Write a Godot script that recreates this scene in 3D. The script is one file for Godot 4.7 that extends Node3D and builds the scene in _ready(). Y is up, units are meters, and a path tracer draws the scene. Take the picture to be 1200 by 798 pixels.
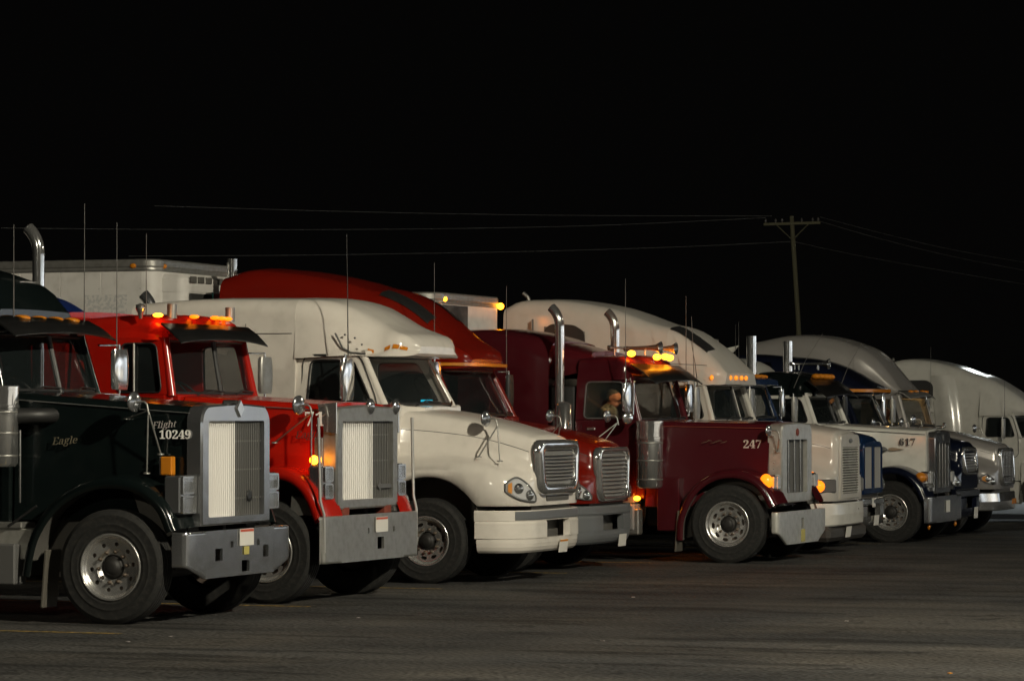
extends Node3D

var M := {}
var font_bold: SystemFont
var font_script: SystemFont
var wheel_round: Node3D
var wheel_slot: Node3D
var used := {}
const BIG := 4294967295
const TRUCKS := "semi trucks parked side by side"

# ---------------------------------------------------------------- nodes and metas
func numbered(called: String) -> String:
	var n: int = used.get(called, 0)
	used[called] = n + 1
	return called if n == 0 else "%s_%03d" % [called, n]

func tag(o: Node, label: String, category: String, group := "", kind := "") -> void:
	if label: o.set_meta("label", label)
	if category: o.set_meta("category", category)
	if group: o.set_meta("group", group)
	if kind: o.set_meta("kind", kind)

func thing(called: String, label: String, category: String, at := Vector3.ZERO, turn := 0.0, group := "") -> Node3D:
	var o := Node3D.new()
	o.name = numbered(called)
	add_child(o)
	o.position = at
	o.rotation.y = turn
	tag(o, label, category, group)
	return o

func S() -> SurfaceTool:
	var st := SurfaceTool.new()
	st.begin(Mesh.PRIMITIVE_TRIANGLES)
	return st

func fin(st: SurfaceTool, called: String, m: Material, parent: Node = self) -> MeshInstance3D:
	st.generate_normals()
	st.index()
	var o := MeshInstance3D.new()
	o.mesh = st.commit()
	o.name = called if parent != self else numbered(called)
	o.material_override = m
	parent.add_child(o, true)
	return o

func struct(st: SurfaceTool, called: String, m: Material) -> MeshInstance3D:
	var o := fin(st, called, m)
	o.set_meta("kind", "structure")
	return o

func put(mesh: Mesh, called: String, m: Material, parent: Node, at: Vector3, basis := Basis()) -> MeshInstance3D:
	var o := MeshInstance3D.new()
	o.mesh = mesh
	o.name = called if parent != self else numbered(called)
	o.material_override = m
	o.transform = Transform3D(basis, at)
	parent.add_child(o, true)
	return o

# ---------------------------------------------------------------- materials
func lin(r: float, g: float, b: float, a := 1.0) -> Color:
	var c := Color(r, g, b).linear_to_srgb()
	c.a = a
	return c

func mat(key: String, c: Color, rough: float, metal := 0.0) -> StandardMaterial3D:
	var m := StandardMaterial3D.new()
	m.albedo_color = c
	m.roughness = rough
	m.metallic = metal
	m.cull_mode = BaseMaterial3D.CULL_DISABLED
	M[key] = m
	return m

func noise_tex(seed_: int, freq: float, octaves: int, ramp: Array, size := 512) -> NoiseTexture2D:
	var n := FastNoiseLite.new()
	n.seed = seed_
	n.frequency = freq
	n.fractal_octaves = octaves
	n.noise_type = FastNoiseLite.TYPE_SIMPLEX_SMOOTH
	var t := NoiseTexture2D.new()
	t.width = size
	t.height = size
	t.seamless = true
	t.noise = n
	var g := Gradient.new()
	g.offsets = PackedFloat32Array(ramp[0])
	g.colors = PackedColorArray(ramp[1])
	t.color_ramp = g
	return t

func paint(key: String, r: float, g: float, b: float, rough := 0.3, dirt := 0.12, seed_ := 1) -> StandardMaterial3D:
	# car paint under a clear coat, with road film in uneven patches
	var m := mat(key, Color.WHITE, rough)
	var c := Vector3(r, g, b)
	var d := Vector3(0.16, 0.14, 0.115)
	var a := c.lerp(d, dirt)
	var bcol := c.lerp(d, dirt * 0.25)
	m.albedo_texture = noise_tex(seed_, 0.012, 5, [[0.0, 0.42, 0.62, 1.0], [lin(a.x, a.y, a.z), lin(bcol.x, bcol.y, bcol.z), lin(c.x, c.y, c.z), lin(c.x, c.y, c.z)]])
	m.uv1_triplanar = true
	m.uv1_scale = Vector3.ONE * 0.55
	m.metallic_specular = 0.5
	return m

func glow(key: String, c: Color, e: Color, energy: float) -> StandardMaterial3D:
	var m := mat(key, c, 0.25)
	m.emission_enabled = true
	m.emission = e
	m.emission_energy_multiplier = energy
	return m

func pane(key: String, c: Color, alpha: float) -> StandardMaterial3D:
	var m := mat(key, Color(c.r, c.g, c.b, alpha), 0.02)
	m.transparency = BaseMaterial3D.TRANSPARENCY_ALPHA
	m.metallic_specular = 0.5
	return m

func materials() -> void:
	paint("green_black", 0.0038, 0.0065, 0.0065, 0.15, 0.015, 3)
	paint("visor_black", 0.008, 0.008, 0.008, 0.3, 0.03, 4)
	paint("red", 0.34, 0.008, 0.003, 0.2, 0.03, 5)
	paint("red_orange", 0.15, 0.007, 0.003, 0.22, 0.02, 6)
	paint("white", 0.66, 0.62, 0.56, 0.15, 0.18, 7)
	paint("white_cool", 0.60, 0.59, 0.545, 0.16, 0.18, 8)
	paint("white_grey", 0.47, 0.45, 0.41, 0.22, 0.14, 17)
	paint("maroon", 0.050, 0.006, 0.009, 0.16, 0.02, 9)
	paint("navy", 0.005, 0.007, 0.017, 0.16, 0.03, 10)
	paint("blue", 0.006, 0.02, 0.06, 0.17, 0.03, 11)
	paint("deflector_blue", 0.008, 0.02, 0.10, 0.25, 0.05, 12)
	paint("silver", 0.34, 0.325, 0.31, 0.26, 0.10, 13)
	M.silver.metallic = 0.35
	paint("trailer_white", 0.60, 0.58, 0.55, 0.5, 0.22, 14)
	paint("soot_panel", 0.50, 0.50, 0.50, 0.5, 0.2, 15)
	M.soot_panel.albedo_texture = noise_tex(31, 0.006, 4, [[0.0, 0.35, 0.55, 1.0], [lin(0.006, 0.006, 0.006), lin(0.010, 0.0095, 0.009), lin(0.035, 0.033, 0.03), lin(0.12, 0.12, 0.115)]])
	var chrome := mat("chrome", lin(0.76, 0.76, 0.75), 0.12, 0.92)
	chrome.roughness_texture = noise_tex(21, 0.02, 4, [[0.0, 1.0], [Color(0.5, 0.5, 0.5), Color(1, 1, 1)]])
	chrome.roughness = 0.15
	chrome.uv1_triplanar = true
	chrome.uv1_scale = Vector3.ONE * 0.9
	var wavy := FastNoiseLite.new()
	wavy.seed = 77
	wavy.frequency = 0.012
	wavy.fractal_octaves = 2
	var wt := NoiseTexture2D.new()
	wt.noise = wavy
	wt.width = 256
	wt.height = 256
	wt.seamless = true
	wt.as_normal_map = true
	wt.bump_strength = 4.0
	var worn := mat("chrome_worn", lin(0.48, 0.49, 0.505), 0.17, 0.92)
	worn.normal_enabled = true
	worn.normal_texture = wt
	worn.normal_scale = 0.05
	worn.uv1_triplanar = true
	worn.uv1_scale = Vector3.ONE * 0.8
	var alu := mat("aluminium", lin(0.34, 0.335, 0.315), 0.42, 0.75)
	alu.albedo_texture = noise_tex(22, 0.018, 5, [[0.0, 0.5, 1.0], [Color(0.86, 0.86, 0.85), Color(0.95, 0.95, 0.95), Color(1, 1, 1)]])
	alu.uv1_triplanar = true
	alu.uv1_scale = Vector3.ONE * 0.8
	var alb := mat("alu_bright", lin(0.58, 0.57, 0.53), 0.38, 0.7)
	alb.albedo_texture = alu.albedo_texture
	alb.uv1_triplanar = true
	alb.uv1_scale = Vector3.ONE * 0.8
	var rim := mat("rim", lin(0.80, 0.79, 0.77), 0.24, 0.85)
	rim.albedo_texture = alu.albedo_texture
	rim.uv1_triplanar = true
	var rub := mat("rubber", Color.WHITE, 0.85)
	rub.albedo_texture = noise_tex(23, 0.02, 5, [[0.0, 0.5, 1.0], [lin(0.006, 0.006, 0.0055), lin(0.010, 0.010, 0.0095), lin(0.03, 0.027, 0.022)]])
	rub.uv1_triplanar = true
	rub.uv1_scale = Vector3.ONE * 1.5
	mat("plastic_black", lin(0.014, 0.014, 0.014), 0.5)
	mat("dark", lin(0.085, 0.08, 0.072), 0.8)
	mat("iron", lin(0.11, 0.085, 0.07), 0.8)
	mat("core_metal", lin(0.17, 0.17, 0.165), 0.6)
	mat("frame_black", lin(0.04, 0.036, 0.032), 0.65)
	mat("grey_plastic", lin(0.11, 0.116, 0.12), 0.5)
	mat("trim_grey", lin(0.09, 0.09, 0.088), 0.5)
	mat("mudflap", lin(0.075, 0.068, 0.055), 0.8)
	mat("grime_grey", lin(0.20, 0.195, 0.19), 0.6)
	mat("cloth_white", lin(0.74, 0.72, 0.69), 0.8)
	mat("bar_metal", lin(0.42, 0.41, 0.39), 0.35, 0.6)
	mat("bar_dull", lin(0.13, 0.128, 0.12), 0.4, 0.3)
	mat("cladding", lin(0.72, 0.72, 0.72), 0.8)
	mat("mesh_grey", lin(0.045, 0.043, 0.04), 0.6)
	mat("seat_cloth", lin(0.022, 0.022, 0.026), 0.9)
	mat("dash", lin(0.02, 0.02, 0.02), 0.7)
	mat("curtain", lin(0.012, 0.011, 0.009), 0.95)
	mat("hub_brown", lin(0.012, 0.011, 0.010), 0.6)
	mat("nut_brown", lin(0.10, 0.075, 0.055), 0.5, 0.3)
	mat("amber_off", lin(0.50, 0.17, 0.012), 0.22)
	mat("amber_plain", lin(0.62, 0.24, 0.02), 0.3)
	mat("lamp_silver", lin(0.72, 0.72, 0.70), 0.10, 1.0)
	mat("lens_white", lin(0.80, 0.80, 0.79), 0.16, 0.6)
	mat("gold_letter", lin(0.12, 0.10, 0.065), 0.5)
	mat("letter_white", lin(0.45, 0.40, 0.36), 0.5)
	mat("letter_grey", lin(0.36, 0.32, 0.31), 0.5)
	mat("letter_dark", lin(0.03, 0.02, 0.02), 0.5)
	mat("letter_navy", lin(0.03, 0.035, 0.09), 0.5)
	mat("plate_white", lin(0.62, 0.60, 0.55), 0.5)
	mat("plate_red", lin(0.45, 0.07, 0.035), 0.5)
	mat("plate_yellow", lin(0.42, 0.36, 0.10), 0.5)
	mat("stripe_tan", lin(0.30, 0.22, 0.15), 0.7)
	mat("wood_pole", lin(0.36, 0.34, 0.22), 0.9)
	mat("wire", lin(0.45, 0.45, 0.45), 0.6)
	mat("porcelain", lin(0.35, 0.33, 0.32), 0.3)
	mat("concrete", lin(0.42, 0.42, 0.43), 0.9)
	mat("skin", lin(0.42, 0.18, 0.105), 0.6)
	mat("hair_grey", lin(0.045, 0.042, 0.038), 0.8)
	mat("shirt_olive", lin(0.15, 0.15, 0.115), 0.9)
	mat("shirt_pale", lin(0.24, 0.27, 0.23), 0.9)
	mat("jeans", lin(0.03, 0.04, 0.08), 0.9)
	mat("antenna_metal", lin(0.09, 0.085, 0.08), 0.5)
	mat("whip_dark", lin(0.03, 0.028, 0.026), 0.6)
	mat("rust_red", lin(0.16, 0.03, 0.015), 0.8)
	mat("green_panel", lin(0.03, 0.03, 0.028), 0.6)
	mat("rose_panel", lin(0.22, 0.10, 0.11), 0.6)
	mat("teal_edge", lin(0.10, 0.42, 0.42), 0.4)
	pane("glass", lin(0.02, 0.026, 0.027), 0.36)
	pane("glass_clear", lin(0.5, 0.52, 0.52), 0.05)
	glow("amber_lit", lin(0.6, 0.25, 0.03), Color(1.0, 0.48, 0.03), 1.8)
	glow("amber_dim", lin(0.6, 0.22, 0.02), Color(1.0, 0.42, 0.02), 0.75)
	glow("amber_hot", lin(0.7, 0.4, 0.1), Color(1.0, 0.60, 0.10), 10.0)
	glow("dome", lin(0.6, 0.55, 0.45), Color(1.0, 0.86, 0.6), 1.5)
	glow("amber_soft", lin(0.6, 0.3, 0.05), Color(1.0, 0.55, 0.12), 0.9)
	glow("cyan_lit", lin(0.05, 0.4, 0.5), Color(0.1, 0.85, 1.0), 0.9)
	glow("added_window_glow", lin(0.6, 0.6, 0.6), Color(1.0, 0.96, 0.88), 0.9)  # glow of unseen panes, added for chrome to mirror
	glow("added_band_glow", lin(0.7, 0.7, 0.7), Color(0.95, 0.98, 1.0), 1.6)  # glow of an added band, mirrored in upright chrome
	glow("lot_lamp", Color.WHITE, Color(1.0, 0.97, 0.88), 12.0)

# ---------------------------------------------------------------- shapes
func tri(st: SurfaceTool, a: Vector3, b: Vector3, c: Vector3) -> void:
	st.add_vertex(a)
	st.add_vertex(b)
	st.add_vertex(c)

func quad(st: SurfaceTool, a: Vector3, b: Vector3, c: Vector3, d: Vector3) -> void:
	tri(st, a, b, c)
	tri(st, a, c, d)

func grid(st: SurfaceTool, rows: Array, closed := false, g := 1) -> void:
	st.set_smooth_group(g)
	for i in rows.size() - 1:
		var p: PackedVector3Array = rows[i]
		var q: PackedVector3Array = rows[i + 1]
		var n := p.size()
		for j in (n if closed else n - 1):
			var k := (j + 1) % n
			if p[j].is_equal_approx(p[k]):
				tri(st, p[j], q[k], q[j])
			elif q[j].is_equal_approx(q[k]):
				tri(st, p[j], p[k], q[k])
			else:
				quad(st, p[j], p[k], q[k], q[j])

func cap(st: SurfaceTool, ring: PackedVector3Array, flip := false) -> void:
	st.set_smooth_group(BIG)
	var c := Vector3.ZERO
	for p in ring: c += p
	c /= ring.size()
	for j in ring.size():
		var k := (j + 1) % ring.size()
		if flip: tri(st, c, ring[k], ring[j])
		else: tri(st, c, ring[j], ring[k])

func box(st: SurfaceTool, c: Vector3, s: Vector3, b := Basis(), ch := 0.008) -> void:
	st.set_smooth_group(BIG)
	var h := s * 0.5
	ch = minf(ch, minf(h.x, minf(h.y, h.z)) * 0.6)
	var v := func(sx: float, sy: float, sz: float, ax: int) -> Vector3:
		var p := Vector3(sx * (h.x - ch), sy * (h.y - ch), sz * (h.z - ch))
		p[ax] = [sx, sy, sz][ax] * h[ax]
		return c + b * p
	for ax in 3:
		for s1 in [-1.0, 1.0]:
			var q := []
			for k in [[-1.0, -1.0], [1.0, -1.0], [1.0, 1.0], [-1.0, 1.0]]:
				var e := [0.0, 0.0, 0.0]
				e[ax] = s1
				e[(ax + 1) % 3] = k[0]
				e[(ax + 2) % 3] = k[1]
				q.append(v.call(e[0], e[1], e[2], ax))
			if s1 > 0: quad(st, q[3], q[2], q[1], q[0])
			else: quad(st, q[0], q[1], q[2], q[3])
	if ch < 0.001: return
	for ax in 3:
		var a1 := (ax + 1) % 3
		var a2 := (ax + 2) % 3
		for s1 in [-1.0, 1.0]:
			for s2 in [-1.0, 1.0]:
				var q := []
				for k in [[-1.0, a1], [1.0, a1], [1.0, a2], [-1.0, a2]]:
					var e := [0.0, 0.0, 0.0]
					e[ax] = k[0]
					e[a1] = s1
					e[a2] = s2
					q.append(v.call(e[0], e[1], e[2], k[1]))
				if s1 * s2 > 0: quad(st, q[0], q[1], q[2], q[3])
				else: quad(st, q[3], q[2], q[1], q[0])
	for sx in [-1.0, 1.0]:
		for sy in [-1.0, 1.0]:
			for sz in [-1.0, 1.0]:
				var q := [v.call(sx, sy, sz, 0), v.call(sx, sy, sz, 1), v.call(sx, sy, sz, 2)]
				if sx * sy * sz > 0: tri(st, q[2], q[1], q[0])
				else: tri(st, q[0], q[1], q[2])

func bx(x0: float, x1: float, y0: float, y1: float, z0: float, z1: float, ch := 0.008) -> SurfaceTool:
	var st := S()
	box(st, Vector3(x0 + x1, y0 + y1, z0 + z1) * 0.5, Vector3(absf(x1 - x0), absf(y1 - y0), absf(z1 - z0)), Basis(), ch)
	return st

func tube(st: SurfaceTool, pts: Array, r, n := 8, closed := false) -> void:
	var rows := []
	var count := pts.size()
	var up := Vector3(0.123, 0.9, 0.31).normalized()
	for i in count:
		var a: Vector3 = pts[(i - 1 + count) % count] if closed else pts[maxi(i - 1, 0)]
		var c: Vector3 = pts[(i + 1) % count] if closed else pts[mini(i + 1, count - 1)]
		var t := (c - a).normalized()
		if absf(t.dot(up)) > 0.97: up = Vector3(0.8, 0.1, 0.59).normalized()
		var u := t.cross(up).normalized()
		var v := u.cross(t)
		up = v
		var rr: float = r[i] if r is Array else r
		var row := PackedVector3Array()
		for k in n:
			var an := TAU * k / n
			row.append(pts[i] + (u * cos(an) + v * sin(an)) * rr)
		rows.append(row)
	if closed: rows.append(rows[0])
	grid(st, rows, true)
	if not closed:
		cap(st, rows[0], true)
		cap(st, rows[-1])

func rod(pts: Array, r, called: String, m: Material, parent: Node, n := 8) -> MeshInstance3D:
	var st := S()
	tube(st, pts, r, n)
	return fin(st, called, m, parent)

func lathe(st: SurfaceTool, prof: Array, o: Vector3, axis: Vector3, n := 24, g := 1) -> void:
	# prof: Vector2(radius, along the axis); two equal points in a row make a hard edge
	var u := axis.cross(Vector3.UP if absf(axis.y) < 0.9 else Vector3.RIGHT).normalized()
	var v := axis.cross(u)
	var rows := []
	var part := 0
	for i in prof.size():
		var row := PackedVector3Array()
		var p: Vector2 = prof[i]
		for k in n:
			var an := TAU * k / n
			row.append(o + axis * p.y + (u * cos(an) + v * sin(an)) * maxf(p.x, 0.0004))
		if i > 0 and p.is_equal_approx(prof[i - 1]):
			grid(st, rows, true, g + part)
			part += 1
			rows = [row]
		else:
			rows.append(row)
	grid(st, rows, true, g + part)

func ell(st: SurfaceTool, c: Vector3, r: Vector3, n := 12, b := Basis()) -> void:
	var rows := []
	for i in n / 2 + 1:
		var a := PI * i / (n / 2)
		var row := PackedVector3Array()
		for k in n:
			var an := TAU * k / n
			row.append(c + b * Vector3(r.x * maxf(sin(a), 0.001) * cos(an), r.y * cos(a), r.z * maxf(sin(a), 0.001) * sin(an)))
		rows.append(row)
	grid(st, rows, true)

func round_poly(p: Array, r: float, k := 4) -> PackedVector2Array:
	var out := PackedVector2Array()
	var n := p.size()
	for i in n:
		var b: Vector2 = p[i]
		var da: Vector2 = (p[(i - 1 + n) % n] - b)
		var dc: Vector2 = (p[(i + 1) % n] - b)
		var rr := minf(r, minf(da.length(), dc.length()) * 0.48)
		var a := b + da.normalized() * rr
		var c := b + dc.normalized() * rr
		for j in k + 1:
			var t := float(j) / k
			out.append(a.lerp(b, t).lerp(b.lerp(c, t), t))
	return out

func holed(st: SurfaceTool, outline: PackedVector2Array, holes: Array, d0: float, d1: float, map: Callable) -> void:
	# a plate of depth d0 to d1 with real openings
	var pieces := [outline]
	for h in holes:
		var cx := 0.0
		for p in h: cx += p.x
		cx /= h.size()
		var left := PackedVector2Array([Vector2(cx - 50, -50), Vector2(cx, -50), Vector2(cx, 50), Vector2(cx - 50, 50)])
		var right := PackedVector2Array([Vector2(cx, -50), Vector2(cx + 50, -50), Vector2(cx + 50, 50), Vector2(cx, 50)])
		var next := []
		for piece in pieces:
			for half in [left, right]:
				for a in Geometry2D.intersect_polygons(piece, half):
					for b in Geometry2D.clip_polygons(a, h):
						next.append(b)
		pieces = next
	st.set_smooth_group(BIG)
	for piece in pieces:
		var ix := Geometry2D.triangulate_polygon(piece)
		for i in range(0, ix.size(), 3):
			var a: Vector2 = piece[ix[i]]
			var b: Vector2 = piece[ix[i + 1]]
			var c: Vector2 = piece[ix[i + 2]]
			if (b - a).cross(c - a) > 0:
				var t := b
				b = c
				c = t
			tri(st, map.call(a, d1), map.call(b, d1), map.call(c, d1))
			tri(st, map.call(a, d0), map.call(c, d0), map.call(b, d0))
	for loop in [outline] + holes:
		var n: int = loop.size()
		for i in n:
			var a: Vector2 = loop[i]
			var b: Vector2 = loop[(i + 1) % n]
			quad(st, map.call(a, d0), map.call(b, d0), map.call(b, d1), map.call(a, d1))

func ring(d: Array) -> PackedVector3Array:
	# hull section d = [x, bottom, top, half width below, half width above, corner radius, crown]
	var x: float = d[0]
	var y0: float = d[1]
	var y1: float = d[2]
	var w0: float = d[3]
	var w1: float = d[4]
	var r: float = minf(d[5], minf(w1 * 0.95, (y1 - y0) * 0.95))
	var half := []
	for i in 4:
		var t := i / 4.0
		half.append(Vector2(lerpf(w0, w1, t), lerpf(y0, y1 - r, t)))
	for i in 8:
		var a := PI / 2 * i / 7.0
		half.append(Vector2(w1 - r + r * cos(a), y1 - r + r * sin(a)))
	for i in 3:
		var t := (i + 1) / 4.0
		half.append(Vector2((w1 - r) * (1.0 - t), y1 + d[6] * (1.0 - (1.0 - t) * (1.0 - t))))
	var out := PackedVector3Array()
	for p in half: out.append(Vector3(x, p.y, p.x))
	out.append(Vector3(x, y1 + d[6], 0))
	for i in half.size():
		var p: Vector2 = half[half.size() - 1 - i]
		out.append(Vector3(x, p.y, -p.x))
	return out

func station(St: Array, x: float) -> Array:
	# stations run from the back (small x) to the front
	var i := 0
	while i < St.size() - 2 and x > St[i + 1][0]: i += 1
	var a: Array = St[i]
	var b: Array = St[i + 1]
	var p: Array = St[maxi(i - 1, 0)]
	var q: Array = St[mini(i + 2, St.size() - 1)]
	var t := clampf((x - a[0]) / (b[0] - a[0]), 0, 1)
	var out := [x]
	for k in range(1, 7):
		out.append(cubic_interpolate_in_time(a[k], b[k], p[k], q[k], t, b[0] - a[0], p[0] - a[0] if i > 0 else -(b[0] - a[0]), q[0] - a[0] if i < St.size() - 2 else 2.0 * (b[0] - a[0])))
	return out

func hull(st: SurfaceTool, St: Array, step := 0.12, back := true, front := true) -> void:
	var rows := []
	for i in St.size() - 1:
		var n := maxi(1, int(ceil((St[i + 1][0] - St[i][0]) / step)))
		for k in n: rows.append(ring(station(St, lerpf(St[i][0], St[i + 1][0], float(k) / n))))
	rows.append(ring(St[-1]))
	grid(st, rows)
	if back: cap(st, rows[0])
	if front: cap(st, rows[-1], true)
	st.set_smooth_group(BIG)
	for i in rows.size() - 1:
		quad(st, rows[i][0], rows[i][-1], rows[i + 1][-1], rows[i + 1][0])

func hull_patch(st: SurfaceTool, St: Array, x0: float, x1: float, t0: float, t1: float, off: float, n := 10) -> void:
	# a piece of a hull's skin lifted by off; t runs 0..1 from the near lower edge over the top
	var rows := []
	for i in n + 1:
		var full := ring(station(St, lerpf(x0, x1, float(i) / n)))
		var c := Vector3(full[0].x, lerpf(full[0].y, full[full.size() / 2].y, 0.45), 0)
		var row := PackedVector3Array()
		for k in n + 1:
			var f := lerpf(t0, t1, float(k) / n) * (full.size() - 1)
			var j := mini(int(f), full.size() - 2)
			var p := full[j].lerp(full[j + 1], f - j)
			row.append(p + (p - c).normalized() * off)
		rows.append(row)
	grid(st, rows)

func front_path(xr: float, xc: float, xn: float, w: float, wn: float, n := 8) -> Array:
	# plan of a wrapped front: from the near rear end round the nose to the far one
	var half := [Vector2(xr, w)]
	for i in n + 1:
		var a := PI / 2 * i / n
		half.append(Vector2(xc + (xn - xc) * sin(a), wn + (w - wn) * cos(a)))
	half.append(Vector2(xn + 0.012, wn * 0.5))
	var out := half.duplicate()
	out.append(Vector2(xn + 0.018, 0))
	for i in half.size():
		var p: Vector2 = half[half.size() - 1 - i]
		out.append(Vector2(p.x, -p.y))
	return out

func sweep(st: SurfaceTool, path: Array, prof: Array, g := 1) -> void:
	# prof: Vector2(out, y), an outline closed by itself, carried along a plan path
	var rows := []
	for i in path.size():
		var a: Vector2 = path[maxi(i - 1, 0)]
		var b: Vector2 = path[mini(i + 1, path.size() - 1)]
		var t := (b - a).normalized()
		var nrm := Vector2(-t.y, t.x)
		var row := PackedVector3Array()
		for q in prof:
			var p: Vector2 = path[i] + nrm * q.x
			row.append(Vector3(p.x, q.y, p.y))
		rows.append(row)
	for j in prof.size():
		var k := (j + 1) % prof.size()
		var two := []
		for row in rows: two.append(PackedVector3Array([row[j], row[k]]))
		grid(st, two, false, g + j)
	cap(st, rows[0])
	cap(st, rows[-1], true)

func words(s: String, height: float, m: Material, parent: Node, at: Vector3, b := Basis(), f: Font = null, called := "lettering") -> MeshInstance3D:
	if f == font_script: b = b * Basis(Vector3(1, 0, 0), Vector3(0.32, 1, 0), Vector3(0, 0, 1)) * Basis(Vector3.BACK, 0.06)
	var t := TextMesh.new()
	t.font = f if f else font_bold
	t.text = s
	t.font_size = 48
	t.pixel_size = height / 34.0
	t.depth = 0.004
	t.curve_step = 2.0
	return put(t, called, m, parent, at, b)

# ---------------------------------------------------------------- truck pieces (x forward, y up, z to the truck's right side)
func zr(r: float) -> float:
	return lerpf(0.072, 0.088, clampf((r - 0.15) / 0.1, 0, 1))

func make_wheel(hole_r: float, hole_t: float, count: int) -> Node3D:
	var w := Node3D.new()
	w.name = "wheel"
	var st := S()
	var prof := [Vector2(0.285, -0.11), Vector2(0.31, -0.125), Vector2(0.40, -0.142), Vector2(0.485, -0.136), Vector2(0.522, -0.112), Vector2(0.522, -0.112)]
	for z in [-0.105, -0.055, -0.005, 0.045]:
		for q in [Vector2(0.53, z), Vector2(0.532, z + 0.045), Vector2(0.532, z + 0.045), Vector2(0.518, z + 0.046), Vector2(0.518, z + 0.054)]: prof.append(q)
	for q in [Vector2(0.53, 0.095), Vector2(0.524, 0.112), Vector2(0.524, 0.112), Vector2(0.505, 0.124), Vector2(0.5, 0.131), Vector2(0.485, 0.136), Vector2(0.482, 0.139), Vector2(0.474, 0.137), Vector2(0.42, 0.1425), Vector2(0.40, 0.1425), Vector2(0.397, 0.145), Vector2(0.39, 0.1425), Vector2(0.345, 0.134), Vector2(0.338, 0.1365), Vector2(0.33, 0.132), Vector2(0.31, 0.126), Vector2(0.29, 0.12)]: prof.append(q)
	lathe(st, prof, Vector3.ZERO, Vector3.BACK, 56)
	fin(st, "tyre", M.rubber, w)
	st = S()
	lathe(st, [Vector2(0.29, 0.118), Vector2(0.311, 0.128), Vector2(0.309, 0.136), Vector2(0.297, 0.139), Vector2(0.286, 0.132), Vector2(0.276, 0.118), Vector2(0.266, 0.098), Vector2(0.258, 0.09), Vector2(0.25, 0.088)], Vector3.ZERO, Vector3.BACK, 60)
	# the ring of hand holes: every hole is an opening with a wall
	var r0 := 0.17
	var r1 := 0.25
	st.set_smooth_group(8)
	for k in count:
		var a0 := TAU * k / count
		var a1 := TAU * (k + 1) / count
		var am := (a0 + a1) / 2
		var rm := 0.213
		var outer := PackedVector2Array()
		for i in 6: outer.append(Vector2(r1, lerpf(a0, a1, i / 6.0)))
		for i in 4: outer.append(Vector2(lerpf(r1, r0, i / 4.0), a1))
		for i in 6: outer.append(Vector2(r0, lerpf(a1, a0, i / 6.0)))
		for i in 4: outer.append(Vector2(lerpf(r0, r1, i / 4.0), a0))
		var A := PackedVector3Array()
		var B := PackedVector3Array()
		var C := PackedVector3Array()
		for q in outer:
			A.append(Vector3(q.x * cos(q.y), q.x * sin(q.y), zr(q.x)))
			var d := Vector2((q.x - rm) / 0.04, (q.y - am) / ((a1 - a0) / 2)).normalized()
			var rr := rm + d.x * hole_r
			var aa := am + d.y * hole_t / rm
			B.append(Vector3(rr * cos(aa), rr * sin(aa), zr(rr) - 0.001))
			C.append(Vector3(rr * cos(aa), rr * sin(aa), zr(rr) - 0.025))
		grid(st, [A, B], true, 8)
		grid(st, [B, C], true, 9)
	lathe(st, [Vector2(0.17, 0.0752), Vector2(0.165, 0.072), Vector2(0.118, 0.072), Vector2(0.112, 0.066), Vector2(0.11, 0.03)], Vector3.ZERO, Vector3.BACK, 40, 12)
	fin(st, "rim", M.rim, w)
	st = S()
	lathe(st, [Vector2(0.275, 0.03), Vector2(0.2, 0.03), Vector2(0.2, 0.03), Vector2(0.11, 0.02), Vector2(0.0, 0.02)], Vector3.ZERO, Vector3.BACK, 32)
	fin(st, "brake_drum", M.iron, w)
	st = S()
	lathe(st, [Vector2(0.105, 0.02), Vector2(0.1, 0.085), Vector2(0.094, 0.09), Vector2(0.094, 0.09), Vector2(0.078, 0.094), Vector2(0.07, 0.115), Vector2(0.06, 0.128), Vector2(0.03, 0.134), Vector2(0.0, 0.135)], Vector3.ZERO, Vector3.BACK, 24)
	fin(st, "hub", M.hub_brown, w)
	st = S()
	for k in 10:
		var a := TAU * (k + 0.5) / 10
		var c := Vector3(cos(a), sin(a), 0) * 0.143
		lathe(st, [Vector2(0.02, 0.07), Vector2(0.02, 0.078), Vector2(0.02, 0.078), Vector2(0.015, 0.08), Vector2(0.0145, 0.104), Vector2(0.011, 0.109), Vector2(0.0, 0.11)], c, Vector3.BACK, 6)
	var o := fin(st, "lug_nuts", M.nut_brown, w)
	o.set_meta("kind", "stuff")
	return w

func wheels(t: Node3D, proto: Node3D, k := 1.0, rear := true, track := 1.06) -> void:
	var spots := [[0.0, track], [0.0, -track]]
	if rear:
		for x in [-5.3, -6.6]:
			for z in [1.06, -1.06]: spots.append([x, z])
	for s in spots:
		var w: Node3D = proto.duplicate()
		w.name = "wheel"
		t.add_child(w, true)
		w.position = Vector3(s[0], 0.53 * k - 0.006, s[1])
		w.rotation = Vector3(0, 0.0 if s[1] > 0 else PI, 0.37 * s[0] + s[1])
		w.scale = Vector3(k, k, 1.0)
	for z in [0.43, -0.43]:
		fin(bx(-7.2, 0.45, 0.72, 0.98, z - 0.04, z + 0.04), "frame_rail", M.frame_black, t)
	rod([Vector3(0, 0.5, 0.95), Vector3(0, 0.45, 0.5), Vector3(0, 0.45, -0.5), Vector3(0, 0.5, -0.95)], 0.06, "axle", M.frame_black, t)

func pt(P: Dictionary, k: String, d) -> Variant:
	return P.get(k, d)

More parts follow.
